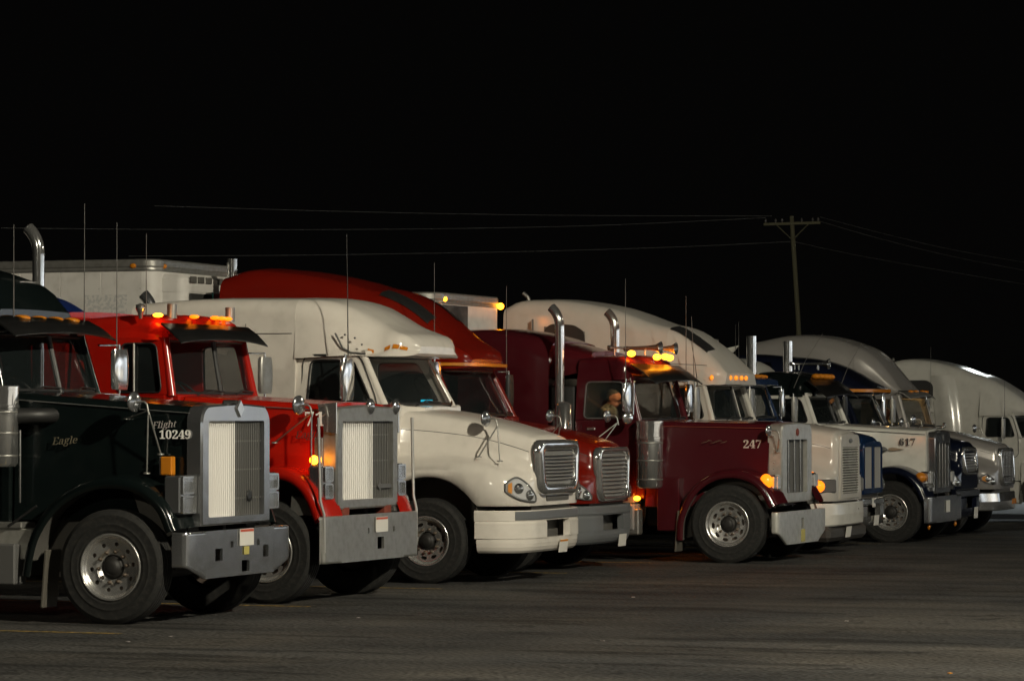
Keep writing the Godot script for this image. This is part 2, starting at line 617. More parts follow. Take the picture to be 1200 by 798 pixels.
func seat_in(t: Node3D, x: float, y: float, z: float, m: Material) -> void:
	var s := Node3D.new()
	s.name = "seat"
	t.add_child(s, true)
	fin(bx(x - 0.25, x + 0.25, y, y + 0.14, z - 0.25, z + 0.25, 0.04), "cushion", m, s)
	var st := S()
	box(st, Vector3(x - 0.30, y + 0.42, z), Vector3(0.13, 0.68, 0.46), Basis(Vector3.BACK, 0.14), 0.045)
	fin(st, "backrest", m, s)
	st = S()
	box(st, Vector3(x - 0.37, y + 0.86, z), Vector3(0.09, 0.18, 0.26), Basis(Vector3.BACK, 0.14), 0.03)
	fin(st, "headrest", m, s)

# the cab shell: doors with real window openings, windscreen, pillars, roof edge, seats and wheel
func cab(t: Node3D, P: Dictionary) -> void:
	var m: Material = P.paint
	var back: float = P.back
	var wsb: float = P.wsb
	var wst: float = P.wst
	var belt: float = P.belt
	var yt: float = P.ytop
	var hw: float = pt(P, "hw", 1.06)
	var tw: float = hw - pt(P, "tumble", 0.07)
	var fl: float = pt(P, "floor", 0.95)
	var bul: float = pt(P, "bulge", 0.12)
	var doorx: float = pt(P, "door_front", wsb - 0.02)
	var wb: float = pt(P, "win_back", back + 0.16)
	var sill: float = pt(P, "sill", belt)
	var wtop: float = pt(P, "win_top", yt - 0.05)
	var up: Material = pt(P, "upper", m)
	# lower body
	var st := S()
	hull(st, [[back, fl, sill, hw, hw, 0.02, 0.0], [doorx, fl, sill, hw, hw, 0.02, 0.0]], 0.5, true, true)
	box(st, Vector3(wsb + bul * 0.3 - 0.02, (fl + belt) / 2, 0), Vector3(0.16, belt - fl, hw * 1.9), Basis(), 0.02)
	# the tray under the windscreen
	hull(st, [[wsb - 0.16, belt - 0.12, belt + 0.005, hw - 0.03, hw - 0.05, 0.03, 0.0], [wsb + 0.04, belt - 0.12, belt - 0.005, hw - 0.06, hw - 0.08, 0.03, 0.0], [wsb + bul + 0.04, belt - 0.16, belt - 0.03, hw * 0.55, hw * 0.5, 0.05, 0.01]], 0.1)
	# back wall and pillars
	box(st, Vector3(back + 0.03, (sill + yt) / 2, 0), Vector3(0.05, yt - sill + 0.04, tw * 1.97), Basis(), 0.01)
	fin(st, "cab", m, t)
	for s in [1.0, -1.0]:
		var sd: float = s
		var d := Node3D.new()
		d.name = "door"
		t.add_child(d, true)
		st = S()
		var low := round_poly([Vector2(back + 0.1, fl + 0.03), Vector2(doorx - 0.04, fl + 0.03), Vector2(doorx - 0.04, sill - 0.006), Vector2(back + 0.1, sill - 0.006)], 0.03, 2)
		holed(st, low, [], hw - 0.02, hw + 0.012, func(p: Vector2, q: float) -> Vector3: return Vector3(p.x, p.y, q * sd))
		fin(st, "door_panel", m, d)
		st = S()
		var slope := (hw - tw) / (yt - sill)
		var out := PackedVector2Array([Vector2(back, sill), Vector2(wsb, sill), Vector2(wst, yt + 0.015), Vector2(back, yt + 0.015)])
		var lead := (wst - wsb) / (yt - belt)
		var fx: float = wsb + lead * (sill - belt) - pt(P, "pillar", 0.1)
		var hole := round_poly([Vector2(wb, sill + 0.02), Vector2(fx, sill + 0.02), Vector2(fx + lead * (wtop - sill), wtop), Vector2(wb + 0.02, wtop)], 0.07, 4)
		var mp := func(p: Vector2, q: float) -> Vector3: return Vector3(p.x, p.y, (hw + q - (p.y - sill) * slope) * sd)
		holed(st, out, [hole], -0.05, 0.004, mp)
		fin(st, "window_frame", up, d)
		st = S()
		var loop := []
		for p in hole: loop.append(mp.call(p, 0.006))
		tube(st, loop, 0.011, 5, true)
		fin(st, "window_seal", pt(P, "seal", M.plastic_black), d)
		st = S()
		holed(st, hole, [], -0.03, -0.026, mp)
		fin(st, "side_window", M.glass, d)
		if P.has("split"):
			var q0: Vector3 = mp.call(Vector2(P.split, sill + 0.02), 0.004)
			var q1: Vector3 = mp.call(Vector2(P.split - 0.03, wtop), 0.004)
			rod([q0, q1], 0.016, "window_divider", pt(P, "divider", M.aluminium), d, 6)
		fin(bx(back + 0.18, back + 0.3, sill - 0.14, sill - 0.105, (hw + 0.012) * sd, (hw + 0.045) * sd), "handle", M.chrome, d)
		if pt(P, "door_line", false):
			st = S()
			var e := round_poly([Vector2(wb - 0.09, sill - 0.45), Vector2(fx + 0.08, sill - 0.45), Vector2(fx + 0.08, sill + 0.02), Vector2(fx + 0.08 + lead * (wtop - sill), wtop + 0.075), Vector2(wb - 0.08, wtop + 0.075)], 0.13, 5)
			loop = []
			for p in e: loop.append(Vector3(p.x, p.y, (hw + 0.013 - maxf(0, p.y - sill) * slope) * sd))
			tube(st, loop, 0.008, 5, true)
			fin(st, "door_seal", M.plastic_black, d)
	# windscreen
	var halves := 2 if pt(P, "vee", false) else 1
	var curve := func(z: float, w: float) -> float:
		var f := clampf(absf(z) / w, 0, 1)
		return bul * (1.0 - f) if halves == 2 else bul * (1.0 - f * f)
	var surf := func(u: float, v: float) -> Vector3:
		# u -1..1 across, v 0..1 up
		var w := lerpf(hw - 0.04, tw - 0.03, v)
		var z := u * w
		return Vector3(lerpf(wsb, wst, v) + curve.call(z, w), lerpf(belt - 0.01, yt + 0.01, v), z)
	for h in halves:
		var u0: float = -1.0 if halves == 1 else [-1.0, 0.02][h]
		var u1: float = 1.0 if halves == 1 else [-0.02, 1.0][h]
		st = S()
		var rows := []
		for i in 13:
			var row := PackedVector3Array()
			for j in 7: row.append(surf.call(lerpf(u0, u1, i / 12.0) * 0.985, lerpf(0.03, 0.97, j / 6.0)))
			rows.append(row)
		grid(st, rows)
		fin(st, "windscreen", M.glass, t)
		st = S()
		var edge := []
		for i in 13: edge.append(surf.call(lerpf(u0, u1, i / 12.0) * 0.985, 0.035))
		for i in 6: edge.append(surf.call(u1 * 0.985, lerpf(0.035, 0.965, (i + 1) / 6.0)))
		for i in 13: edge.append(surf.call(lerpf(u1, u0, i / 12.0) * 0.985, 0.965))
		for i in 5: edge.append(surf.call(u0 * 0.985, lerpf(0.965, 0.035, (i + 1) / 6.0)))
		tube(st, edge, 0.019, 6, true)
		fin(st, "windscreen_seal", M.plastic_black, t)
	st = S()
	for s in [1.0, -1.0]:
		tube(st, [surf.call(s * 1.0, -0.02), surf.call(s * 1.0, 0.5), surf.call(s * 1.0, 1.0)], [0.055, 0.048, 0.045], 8)
	var head := []
	for i in 15: head.append(surf.call(lerpf(-1.0, 1.0, i / 14.0), 1.03))
	tube(st, head, 0.05, 8)
	fin(st, "windscreen_pillar", up, t)
	if halves == 2: rod([surf.call(0, 0.0), surf.call(0, 1.0)], 0.024, "centre_post", pt(P, "post", up), t, 6)
	for s in [-0.62, 0.28]:
		rod([surf.call(s + 0.3, -0.02) + Vector3(0.03, 0, 0), surf.call(s + 0.05, 0.10) + Vector3(0.035, 0, 0), surf.call(s - 0.32, 0.07) + Vector3(0.03, 0, 0)], 0.009, "wiper", M.plastic_black, t, 5)
	# inside
	st = S()
	hull(st, [[wsb - 0.5, belt - 0.5, belt - 0.06, hw - 0.08, hw - 0.1, 0.1, 0.02], [wsb + bul * 0.3 - 0.08, belt - 0.5, belt - 0.03, hw - 0.08, hw - 0.1, 0.05, 0.0]], 0.3)
	fin(st, "dashboard", M.dash, t)
	st = S()
	var cw := Vector3(wsb - 0.55, belt - 0.02, -0.5)
	var rim := []
	for i in 20:
		var a := TAU * i / 20
		rim.append(cw + Basis(Vector3.BACK, 0.75) * Vector3(0, cos(a) * 0.225, sin(a) * 0.225))
	tube(st, rim, 0.014, 6, true)
	tube(st, [rim[0], cw, rim[10]], 0.012, 5)
	tube(st, [rim[5], cw, rim[15]], 0.012, 5)
	tube(st, [cw, cw + Vector3(0.3, -0.2, 0)], 0.02, 6)
	fin(st, "steering_wheel", M.plastic_black, t)
	for z in [0.5, -0.5]: seat_in(t, pt(P, "seat_x", wsb - 1.0), sill - 0.62, z, pt(P, "seat_mat", M.seat_cloth))
	fin(bx(back + 0.07, back + 0.1, fl + 0.1, yt - 0.02, -hw + 0.12, hw - 0.12), "curtain", M.curtain, t)

func roof_hull(t: Node3D, St: Array, m: Material, called := "roof") -> void:
	var st := S()
	hull(st, St, 0.1)
	fin(st, called, m, t)

func amber(parent: Node, at: Vector3, r: Vector3, m: Material, called := "marker_light", light := 0.0) -> void:
	var st := S()
	ell(st, Vector3.ZERO, r, 12)
	var o := fin(st, called, m, parent)
	o.position = at
	if light > 0.0:
		var l := OmniLight3D.new()
		l.light_color = Color(1.0, 0.5, 0.08)
		l.light_energy = light
		l.light_size = minf(r.x, minf(r.y, r.z)) * 0.8
		l.shadow_enabled = true
		l.omni_range = 12.0
		l.omni_attenuation = 2.0
		l.position = at + Vector3(0.0, 0.0, 0.0)
		parent.add_child(l)

func stack(t: Node3D, x: float, z: float, y0: float, y1: float, r: float, style: String, m: Material) -> void:
	var st := S()
	if style == "elbow":
		var p := [Vector3(x, y0, z), Vector3(x, y1 - 0.36, z)]
		for i in 7:
			var a := deg_to_rad(50.0) * i / 6
			p.append(Vector3(x - 0.34 * (1.0 - cos(a)), y1 - 0.34 + 0.34 * sin(a), z))
		var rr := []
		for i in p.size(): rr.append(r)
		# open mouth, cut level
		tube(st, p, rr, 18)
		fin(st, "exhaust_stack", m, t)
		st = S()
		var d := Vector3(-sin(deg_to_rad(50.0)), cos(deg_to_rad(50.0)), 0)
		lathe(st, [Vector2(r * 0.9, 0.002), Vector2(0.0, 0.002)], p[-1], d, 16)
		fin(st, "stack_mouth", M.iron, t)
	else:
		lathe(st, [Vector2(r, 0), Vector2(r, y1 - y0), Vector2(r, y1 - y0), Vector2(r * 0.92, y1 - y0), Vector2(r * 0.92, y1 - y0), Vector2(r * 0.92, y1 - y0 - 0.15), Vector2(r * 0.92, y1 - y0 - 0.15), Vector2(0, y1 - y0 - 0.15)], Vector3(x, y0, z), Vector3.UP, 20)
		fin(st, "exhaust_stack", m, t)

func air_cleaner(t: Node3D, x: float, z: float, y0: float, y1: float, r: float) -> void:
	var h := y1 - y0
	var st := S()
	lathe(st, [Vector2(0, 0), Vector2(r * 0.8, 0), Vector2(r * 0.8, 0), Vector2(r * 0.97, 0.03), Vector2(r * 0.97, h * 0.72), Vector2(r * 0.97, h * 0.72), Vector2(r * 1.05, h * 0.725), Vector2(r * 1.05, h * 0.725), Vector2(r * 1.05, h * 0.755), Vector2(r * 1.05, h * 0.755), Vector2(r, h * 0.76), Vector2(r, h * 0.76), Vector2(r, h * 0.95), Vector2(r, h * 0.95), Vector2(r * 1.03, h * 0.952), Vector2(r * 1.03, h * 0.952), Vector2(r * 1.03, h * 0.99), Vector2(r * 1.03, h * 0.99), Vector2(r * 0.98, h), Vector2(r * 0.98, h), Vector2(0, h)], Vector3(x, y0, z), Vector3.UP, 32)
	var o := fin(st, "air_cleaner", M.chrome, t)
	st = S()
	for f in [0.12, 0.4, 0.66]:
		st = S()
		lathe(st, [Vector2(r * 0.97, h * f), Vector2(r * 0.985, h * f + 0.004), Vector2(r * 0.985, h * f + 0.016), Vector2(r * 0.97, h * f + 0.02)], Vector3(x, y0, z), Vector3.UP, 32)
		fin(st, "band", M.aluminium, o)

# big side mirror on a tube bracket
func mirror(t: Node3D, x: float, y: float, z: float, h: float, w: float, door_z: float, m: Material, arms := true, arm_mat: Material = null) -> void:
	var n := Node3D.new()
	n.name = "mirror"
	t.add_child(n, true)
	var s := signf(z)
	var st := S()
	var rows := []
	for i in 9:
		var v := i / 8.0
		var row := PackedVector3Array()
		for k in 17:
			var a := PI * k / 16
			var e := pow(sin(PI * clampf(v, 0.03, 0.97)), 0.07)
			row.append(Vector3(x + pow(maxf(sin(a), 0.0), 0.6) * 0.065 * e, y + (v - 0.5) * h, z + signf(cos(a)) * pow(absf(cos(a)), 0.6) * w * 0.5 * e))
		rows.append(row)
	grid(st, rows)
	cap(st, rows[0])
	cap(st, rows[-1], true)
	fin(st, "mirror_shell", m, n)
	fin(bx(x - 0.012, x + 0.004, y - h * 0.46, y + h * 0.46, z - w * 0.46, z + w * 0.46), "mirror_glass", M.lamp_silver, n)
	if arms:
		var am: Material = arm_mat if arm_mat else M.chrome
		for dy in [h * 0.5 + 0.04, -h * 0.5 - 0.05]:
			rod([Vector3(x - 0.05, y + dy * 0.98, door_z * s), Vector3(x, y + dy, z + 0.02 * s)], 0.012, "mirror_arm", am, n, 6)
		rod([Vector3(x, y + h * 0.5 + 0.05, z + 0.02 * s), Vector3(x, y - h * 0.5 - 0.06, z + 0.02 * s)], 0.012, "mirror_arm", am, n, 6)

# round mirror on a tripod over the fender
func hood_mirror(t: Node3D, at: Vector3, feet: Array, r := 0.1) -> void:
	var n := Node3D.new()
	n.name = "hood_mirror"
	t.add_child(n, true)
	var st := S()
	lathe(st, [Vector2(0, 0.028), Vector2(r * 0.3, 0.026), Vector2(r * 0.7, 0.018), Vector2(r * 0.92, 0.008), Vector2(r, 0.0), Vector2(r, -0.012), Vector2(r, -0.012), Vector2(r * 0.93, -0.012), Vector2(0, -0.016)], at, Vector3(0.97, 0.0, 0.24).normalized(), 24)
	fin(st, "mirror_bowl", M.chrome_worn, n)
	var top := at + Vector3(0.13, -0.02, 0.0)
	rod([at + Vector3(0.02, 0, 0), at + Vector3(0.1, 0.005, 0), top, top + Vector3(0.02, -0.1, 0)], 0.012, "mirror_arm", M.aluminium, n, 6)
	for f in feet:
		rod([top + Vector3(0.015, -0.06, 0), f], 0.009, "mirror_leg", M.aluminium, n, 6)
		st = S()
		lathe(st, [Vector2(0.035, 0), Vector2(0.035, 0.012), Vector2(0, 0.02)], f - Vector3(0, 0.006, 0), Vector3.UP, 10)
		fin(st, "foot", M.aluminium, n)

func antenna(t: Node3D, x: float, y0: float, z: float, y1: float, lean := 0.0, m: Material = null, r := 0.005) -> void:
	rod([Vector3(x, y0, z), Vector3(x - lean * 0.4, lerpf(y0, y1, 0.5), z), Vector3(x - lean, y1, z)], [r * 1.5, r, r * 0.7], "antenna", m if m else M.antenna_metal, t, 5)

func trumpet(t: Node3D, x0: float, x1: float, y: float, z: float) -> void:
	var L := x1 - x0
	var st := S()
	lathe(st, [Vector2(0.0, 0), Vector2(0.035, 0.0), Vector2(0.038, 0.06), Vector2(0.016, 0.08), Vector2(0.02, L * 0.5), Vector2(0.028, L * 0.75), Vector2(0.045, L * 0.9), Vector2(0.075, L * 0.97), Vector2(0.09, L), Vector2(0.085, L - 0.004), Vector2(0.04, L * 0.9), Vector2(0.0, L * 0.8)], Vector3(x0, y, z), Vector3.RIGHT, 16)
	var o := fin(st, "air_horn", M.chrome_worn, t)
	for f in [0.12, 0.7]:
		rod([Vector3(x0 + L * f, y - 0.1, z), Vector3(x0 + L * f, y, z)], 0.012, "horn_stand", M.chrome, o, 5)

# arched fender over a front wheel
func fender(t: Node3D, path: Array, zo: float, zi: float, m: Material, flare := 0.0) -> void:
	for s in [1.0, -1.0]:
		var rows := []
		var fine := []
		for i in path.size() - 1:
			for k in 5:
				var a: Vector2 = path[maxi(i - 1, 0)]
				var d: Vector2 = path[mini(i + 2, path.size() - 1)]
				fine.append((path[i] as Vector2).cubic_interpolate(path[i + 1], a, d, k / 5.0))
		fine.append(path[-1])
		for i in fine.size():
			var tn: Vector2 = (fine[mini(i + 1, fine.size() - 1)] - fine[maxi(i - 1, 0)]).normalized()
			var nm := Vector2(-tn.y, tn.x)
			var row := PackedVector3Array()
			for q in [[0.0, -0.075], [0.012, -0.07], [0.012, -0.02], [0.0, 0.012], [-0.04, 0.034], [-0.12, 0.048], [-0.22, 0.054], [zi - zo, 0.06]]:
				var p: Vector2 = fine[i] + nm * (q[1] - 0.0)
				row.append(Vector3(p.x, p.y, (zo + q[0]) * s))
			rows.append(row)
		var st := S()
		grid(st, rows)
		fin(st, "fender", m, t)
		st = S()
		var liner := []
		for i in fine.size():
			var tn: Vector2 = (fine[mini(i + 1, fine.size() - 1)] - fine[maxi(i - 1, 0)]).normalized()
			var p: Vector2 = fine[i] - Vector2(-tn.y, tn.x) * 0.03
			liner.append(PackedVector3Array([Vector3(p.x, p.y, (zo - 0.05) * s), Vector3(p.x, p.y, 0.55 * s)]))
		grid(st, liner)
		fin(st, "wheel_well", M.dark, t)
		st = S()
		var side := PackedVector2Array()
		for q in fine: side.append(q)
		holed(st, side, [], zi + 0.05 + flare, zi + 0.07 + flare, func(p: Vector2, q: float) -> Vector3: return Vector3(p.x, p.y, q * s))
		fin(st, "inner_well", M.dark, t)

func stacked_lamps(t: Node3D, x: float, y0: float, y1: float, z0: float, z1: float, n := 2) -> void:
	var o := Node3D.new()
	o.name = "headlight"
	t.add_child(o, true)
	var zc := (z0 + z1) / 2
	var w := absf(z1 - z0)
	var st := S()
	box(st, Vector3(x - 0.09, (y0 + y1) / 2, zc), Vector3(0.18, y1 - y0, w), Basis(), 0.02)
	fin(st, "housing", M.chrome_worn, o)
	var h := (y1 - y0) / n
	for i in n:
		var yc := y0 + h * (i + 0.5)
		st = S()
		var outl := round_poly([Vector2(-w * 0.47, -h * 0.46), Vector2(w * 0.47, -h * 0.46), Vector2(w * 0.47, h * 0.46), Vector2(-w * 0.47, h * 0.46)], 0.02, 2)
		var hol := round_poly([Vector2(-w * 0.38, -h * 0.36), Vector2(w * 0.38, -h * 0.36), Vector2(w * 0.38, h * 0.36), Vector2(-w * 0.38, h * 0.36)], 0.02, 2)
		holed(st, outl, [hol], 0.0, 0.022, func(p: Vector2, q: float) -> Vector3: return Vector3(x + q, yc + p.y, zc + p.x))
		fin(st, "bezel", M.chrome, o)
		st = S()
		var rows := []
		for a in 6:
			var row := PackedVector3Array()
			for b in 6:
				var u := a / 5.0 * 2 - 1
				var v := b / 5.0 * 2 - 1
				row.append(Vector3(x + 0.008 - 0.05 * (1 - u * u * 0.5 - v * v * 0.5), yc + v * h * 0.37, zc + u * w * 0.39))
			rows.append(row)
		grid(st, rows)
		ell(st, Vector3(x - 0.02, yc, zc), Vector3(0.02, 0.025, 0.025), 8)
		fin(st, "reflector", M.lens_white, o)
		fin(bx(x + 0.016, x + 0.02, yc - h * 0.37, yc + h * 0.37, zc - w * 0.39, zc + w * 0.39, 0.001), "lens", M.glass_clear, o)

# radiator shell with a real opening, grille bars one by one
func radiator(t: Node3D, x0: float, x1: float, hw: float, y0: float, y1: float, ow: float, oy0: float, oy1: float, m: Material, rtop := 0.14) -> Node3D:
	var o := Node3D.new()
	o.name = "grille"
	t.add_child(o, true)
	var st := S()
	var outl := PackedVector2Array([Vector2(-hw, y0), Vector2(hw, y0)])
	for i in 9:
		var a := PI / 2 * i / 8
		outl.append(Vector2(hw - rtop + rtop * cos(a), y1 - rtop + rtop * sin(a)))
	outl.append(Vector2(0, y1 + 0.025))
	for i in 9:
		var a := PI / 2 * (8 - i) / 8
		outl.append(Vector2(-hw + rtop - rtop * cos(a), y1 - rtop + rtop * sin(a)))
	var hol := round_poly([Vector2(-ow, oy0), Vector2(ow, oy0), Vector2(ow, oy1), Vector2(-ow, oy1)], 0.03, 3)
	holed(st, outl, [hol], x0, x1 - 0.018, func(p: Vector2, q: float) -> Vector3: return Vector3(q, p.y, p.x))
	var inner := PackedVector2Array()
	for p in outl: inner.append(Vector2(p.x * (hw - 0.022) / hw, (p.y - (y0 + y1) / 2) * 0.967 + (y0 + y1) / 2))
	holed(st, inner, [hol], x1 - 0.018, x1, func(p: Vector2, q: float) -> Vector3: return Vector3(q, p.y, p.x))
	# rolled front edge
	var A := PackedVector3Array()
	var B := PackedVector3Array()
	for i in outl.size():
		A.append(Vector3(x1 - 0.018, outl[i].y, outl[i].x))
		B.append(Vector3(x1, inner[i].y, inner[i].x))
	grid(st, [A, B], true, 5)
	fin(st, "radiator_shell", m, o)
	return o

func bars(o: Node3D, x: float, n: int, z0: float, z1: float, y0: float, y1: float, w: float, m: Material, deep := 0.014) -> void:
	var st := S()
	box(st, Vector3.ZERO, Vector3(deep, y1 - y0, w), Basis(), 0.004)
	st.generate_normals()
	var mesh := st.commit()
	for i in n:
		put(mesh, "grille_bar", m, o, Vector3(x, (y0 + y1) / 2, lerpf(z0, z1, (i + 0.5) / n)))

func slats(o: Node3D, x: float, n: int, hw: float, y0: float, y1: float, h: float, m: Material, bow := 0.03, lean := 0.0) -> void:
	var st := S()
	var rows := []
	for i in 9:
		var u := i / 8.0 * 2 - 1
		var row := PackedVector3Array()
		for q in [[0.0, -0.5], [0.02, -0.5], [0.026, 0.0], [0.015, 0.5], [-0.02, 0.5]]:
			row.append(Vector3(q[0] - bow * u * u, q[1] * h, u * hw))
		rows.append(row)
	grid(st, rows, true)
	cap(st, rows[0])
	cap(st, rows[-1], true)
	st.generate_normals()
	var mesh := st.commit()
	for i in n:
		var f := (i + 0.5) / n
		put(mesh, "grille_slat", m, o, Vector3(x - lean * f, lerpf(y0, y1, f), 0))

func plate(t: Node3D, at: Vector3, w: float, h: float, top: Material, tilt := 0.0) -> void:
	var o := Node3D.new()
	o.name = "licence_plate"
	t.add_child(o, true)
	o.position = at
	o.rotation.z = tilt
	fin(bx(-0.004, 0.0, -h / 2, h / 2, -w / 2, w / 2, 0.002), "plate_board", M.plate_white, o)
	fin(bx(0.0, 0.003, h * 0.32, h * 0.47, -w * 0.47, w * 0.47, 0.001), "plate_band", top, o)

func visor(t: Node3D, x0: float, y0: float, x1: float, y1: float, w: float, bul: float, m: Material) -> void:
	var rows := []
	for i in 17:
		var u := i / 16.0 * 2 - 1
		var b := bul * (1 - absf(u) * 0.9)
		var row := PackedVector3Array()
		for q in [[0.0, 0.0], [0.5, 0.1], [1.0, 0.0], [1.0, -0.08], [0.5, 0.0], [0.0, -0.1]]:
			row.append(Vector3(lerpf(x0, x1, q[0]) + b, lerpf(y0, y1, q[0]) + q[1] * 0.2 - 0.05 * u * u * q[0], u * w))
		rows.append(row)
	var st := S()
	grid(st, rows, true, 3)
	cap(st, rows[0])
	cap(st, rows[-1], true)
	fin(st, "sun_visor", m, t)

func flat_bumper(t: Node3D, x: float, hw: float, y0: float, y1: float, wrap: float, cut: float, m: Material, holes := []) -> MeshInstance3D:
	# plate bumper with wrapped ends; the lower corners may be cut
	var path := [Vector2(x - wrap, hw)]
	for i in 6:
		var a := PI / 2 * i / 5
		path.append(Vector2(x - 0.06 + 0.06 * sin(a), hw - 0.06 + 0.06 * cos(a)))
	for z in [hw * 0.82, hw * 0.66]: path.append(Vector2(x, z))
	var full := path
	var rows := []
	for i in full.size():
		var p: Vector2 = full[i]
		var a: Vector2 = full[maxi(i - 1, 0)]
		var b: Vector2 = full[mini(i + 1, full.size() - 1)]
		var tn := (b - a).normalized()
		var nm := Vector2(-tn.y, tn.x)
		var lo := y0 + cut * clampf((absf(p.y) - hw * 0.66) / (hw * 0.34), 0, 1)
		var row := PackedVector3Array()
		for q in [[-0.03, y1], [-0.008, y1], [0.0, y1 - 0.01], [0.0, y1 - 0.03], [0.001, lerpf(lo, y1, 0.5)], [0.0, lo + 0.03], [0.0, lo + 0.01], [-0.008, lo], [-0.03, lo]]:
			row.append(Vector3(p.x + nm.x * q[0], q[1], p.y + nm.y * q[0]))
		rows.append(row)
	var st := S()
	grid(st, rows, true)
	cap(st, rows[0])
	var other := []
	for row in rows:
		var q := PackedVector3Array()
		for p in row: q.append(Vector3(p.x, p.y, -p.z))
		other.push_front(q)
	grid(st, other, true)
	cap(st, other[-1], true)
	# the flat middle with its openings
	var w := hw * 0.66
	var cutouts := []
	for h in holes: cutouts.append(round_poly([Vector2(h[0] - h[2] / 2, h[1] - h[3] / 2), Vector2(h[0] + h[2] / 2, h[1] - h[3] / 2), Vector2(h[0] + h[2] / 2, h[1] + h[3] / 2), Vector2(h[0] - h[2] / 2, h[1] + h[3] / 2)], 0.012, 2))
	holed(st, PackedVector2Array([Vector2(-w, y0), Vector2(w, y0), Vector2(w, y1), Vector2(-w, y1)]), cutouts, x - 0.03, x, func(p: Vector2, q: float) -> Vector3: return Vector3(q, p.y, p.x))
	fin(bx(x - 0.48, x - 0.34, y0 + 0.08, y1 - 0.06, -0.75, 0.75, 0.01), "bumper_beam", M.frame_black, t)
	return fin(st, "bumper", m, t)

# ---------------------------------------------------------------- long-nosed trucks
func classic(t: Node3D, P: Dictionary) -> Node3D:
	cab(t, P)
	var m: Material = P.paint
	var bul: float = pt(P, "bulge", 0.12)
	var hw: float = pt(P, "hw", 1.06)
	var x0: float = P.wsb + bul * 0.6 + 0.05
	var x1: float = P.hood_x
	var hy: float = P.hood_y
	var cy: float = P.belt - 0.02
	var w1: float = P.hood_w
	var w0: float = pt(P, "hood_wb", w1 + 0.13)
	var fl: float = pt(P, "hood_flare", 0.0)
	var hood_low: float = pt(P, "hood_low", 0.98)
	var st := S()
	hull(st, [[x0, hood_low, cy, w0 + fl, w0 - 0.03, 0.09, 0.02], [lerpf(x0, x1, 0.35), hood_low, lerpf(cy, hy, 0.35), lerpf(w0, w1, 0.45) + fl, lerpf(w0, w1, 0.45) - 0.03, 0.09, 0.025], [lerpf(x0, x1, 0.7), hood_low, lerpf(cy, hy, 0.72), lerpf(w0, w1, 0.8) + fl, lerpf(w0, w1, 0.8) - 0.03, 0.09, 0.025], [x1, hood_low, hy, w1 + fl, w1 - 0.03, 0.1, 0.025]], 0.15)
	var hood := fin(st, "hood", m, t)
	# seam between the hood top and its sides
	for s in [1.0, -1.0]:
		rod([Vector3(x0 + 0.02, cy - 0.065, (w0 - 0.022) * s), Vector3(lerpf(x0, x1, 0.5), lerpf(cy, hy, 0.5) - 0.065, (lerpf(w0, w1, 0.6) - 0.02) * s), Vector3(x1 - 0.01, hy - 0.065, (w1 - 0.022) * s)], 0.006, "hood_trim", pt(P, "hood_trim", M.trim_grey), hood, 5)
	# roof
	var yt: float = P.ytop
	var ry: float = P.roof_y
	var tw: float = hw - pt(P, "tumble", 0.07)
	roof_hull(t, [[P.back, yt - 0.01, ry - 0.02, tw, tw - 0.05, 0.14, 0.02], [P.wst - 0.3, yt - 0.01, ry, tw, tw - 0.05, 0.16, 0.03], [P.wst - 0.02, yt - 0.01, ry - 0.05, tw - 0.01, tw - 0.06, 0.16, 0.03], [P.wst + bul * 0.8, yt, ry - 0.15, tw * 0.75, tw * 0.7, 0.08, 0.02]], pt(P, "roof_mat", pt(P, "upper", m)))
	fender(t, P.fender, 1.2, w1 - 0.04, pt(P, "fend_paint", m), fl)
	for s in [1.0, -1.0]:
		var st2 := S()
		box(st2, Vector3(-0.72, 0.42, 1.03 * s), Vector3(0.03, 0.56, 0.3), Basis(Vector3.BACK, -0.08), 0.008)
		fin(st2, "mud_flap", M.mudflap, t)
		# steps and tank under the cab
		fin(bx(P.wsb - 0.5, P.wsb - 0.02, 0.42, 0.78, 0.82 * s, 1.16 * s, 0.02), "battery_box", M.grime_grey, t)
		fin(bx(P.wsb - 0.48, P.wsb - 0.04, 0.79, 0.93, 0.8 * s, 1.08 * s, 0.01), "step", M.aluminium, t)
		st2 = S()
		lathe(st2, [Vector2(0, 0), Vector2(0.27, 0), Vector2(0.3, 0.03), Vector2(0.3, 1.3), Vector2(0.27, 1.33), Vector2(0, 1.33)], Vector3(P.wsb - 1.95, 0.66, 0.86 * s), Vector3.RIGHT, 28)
		fin(st2, "fuel_tank", M.aluminium, t)
	return hood

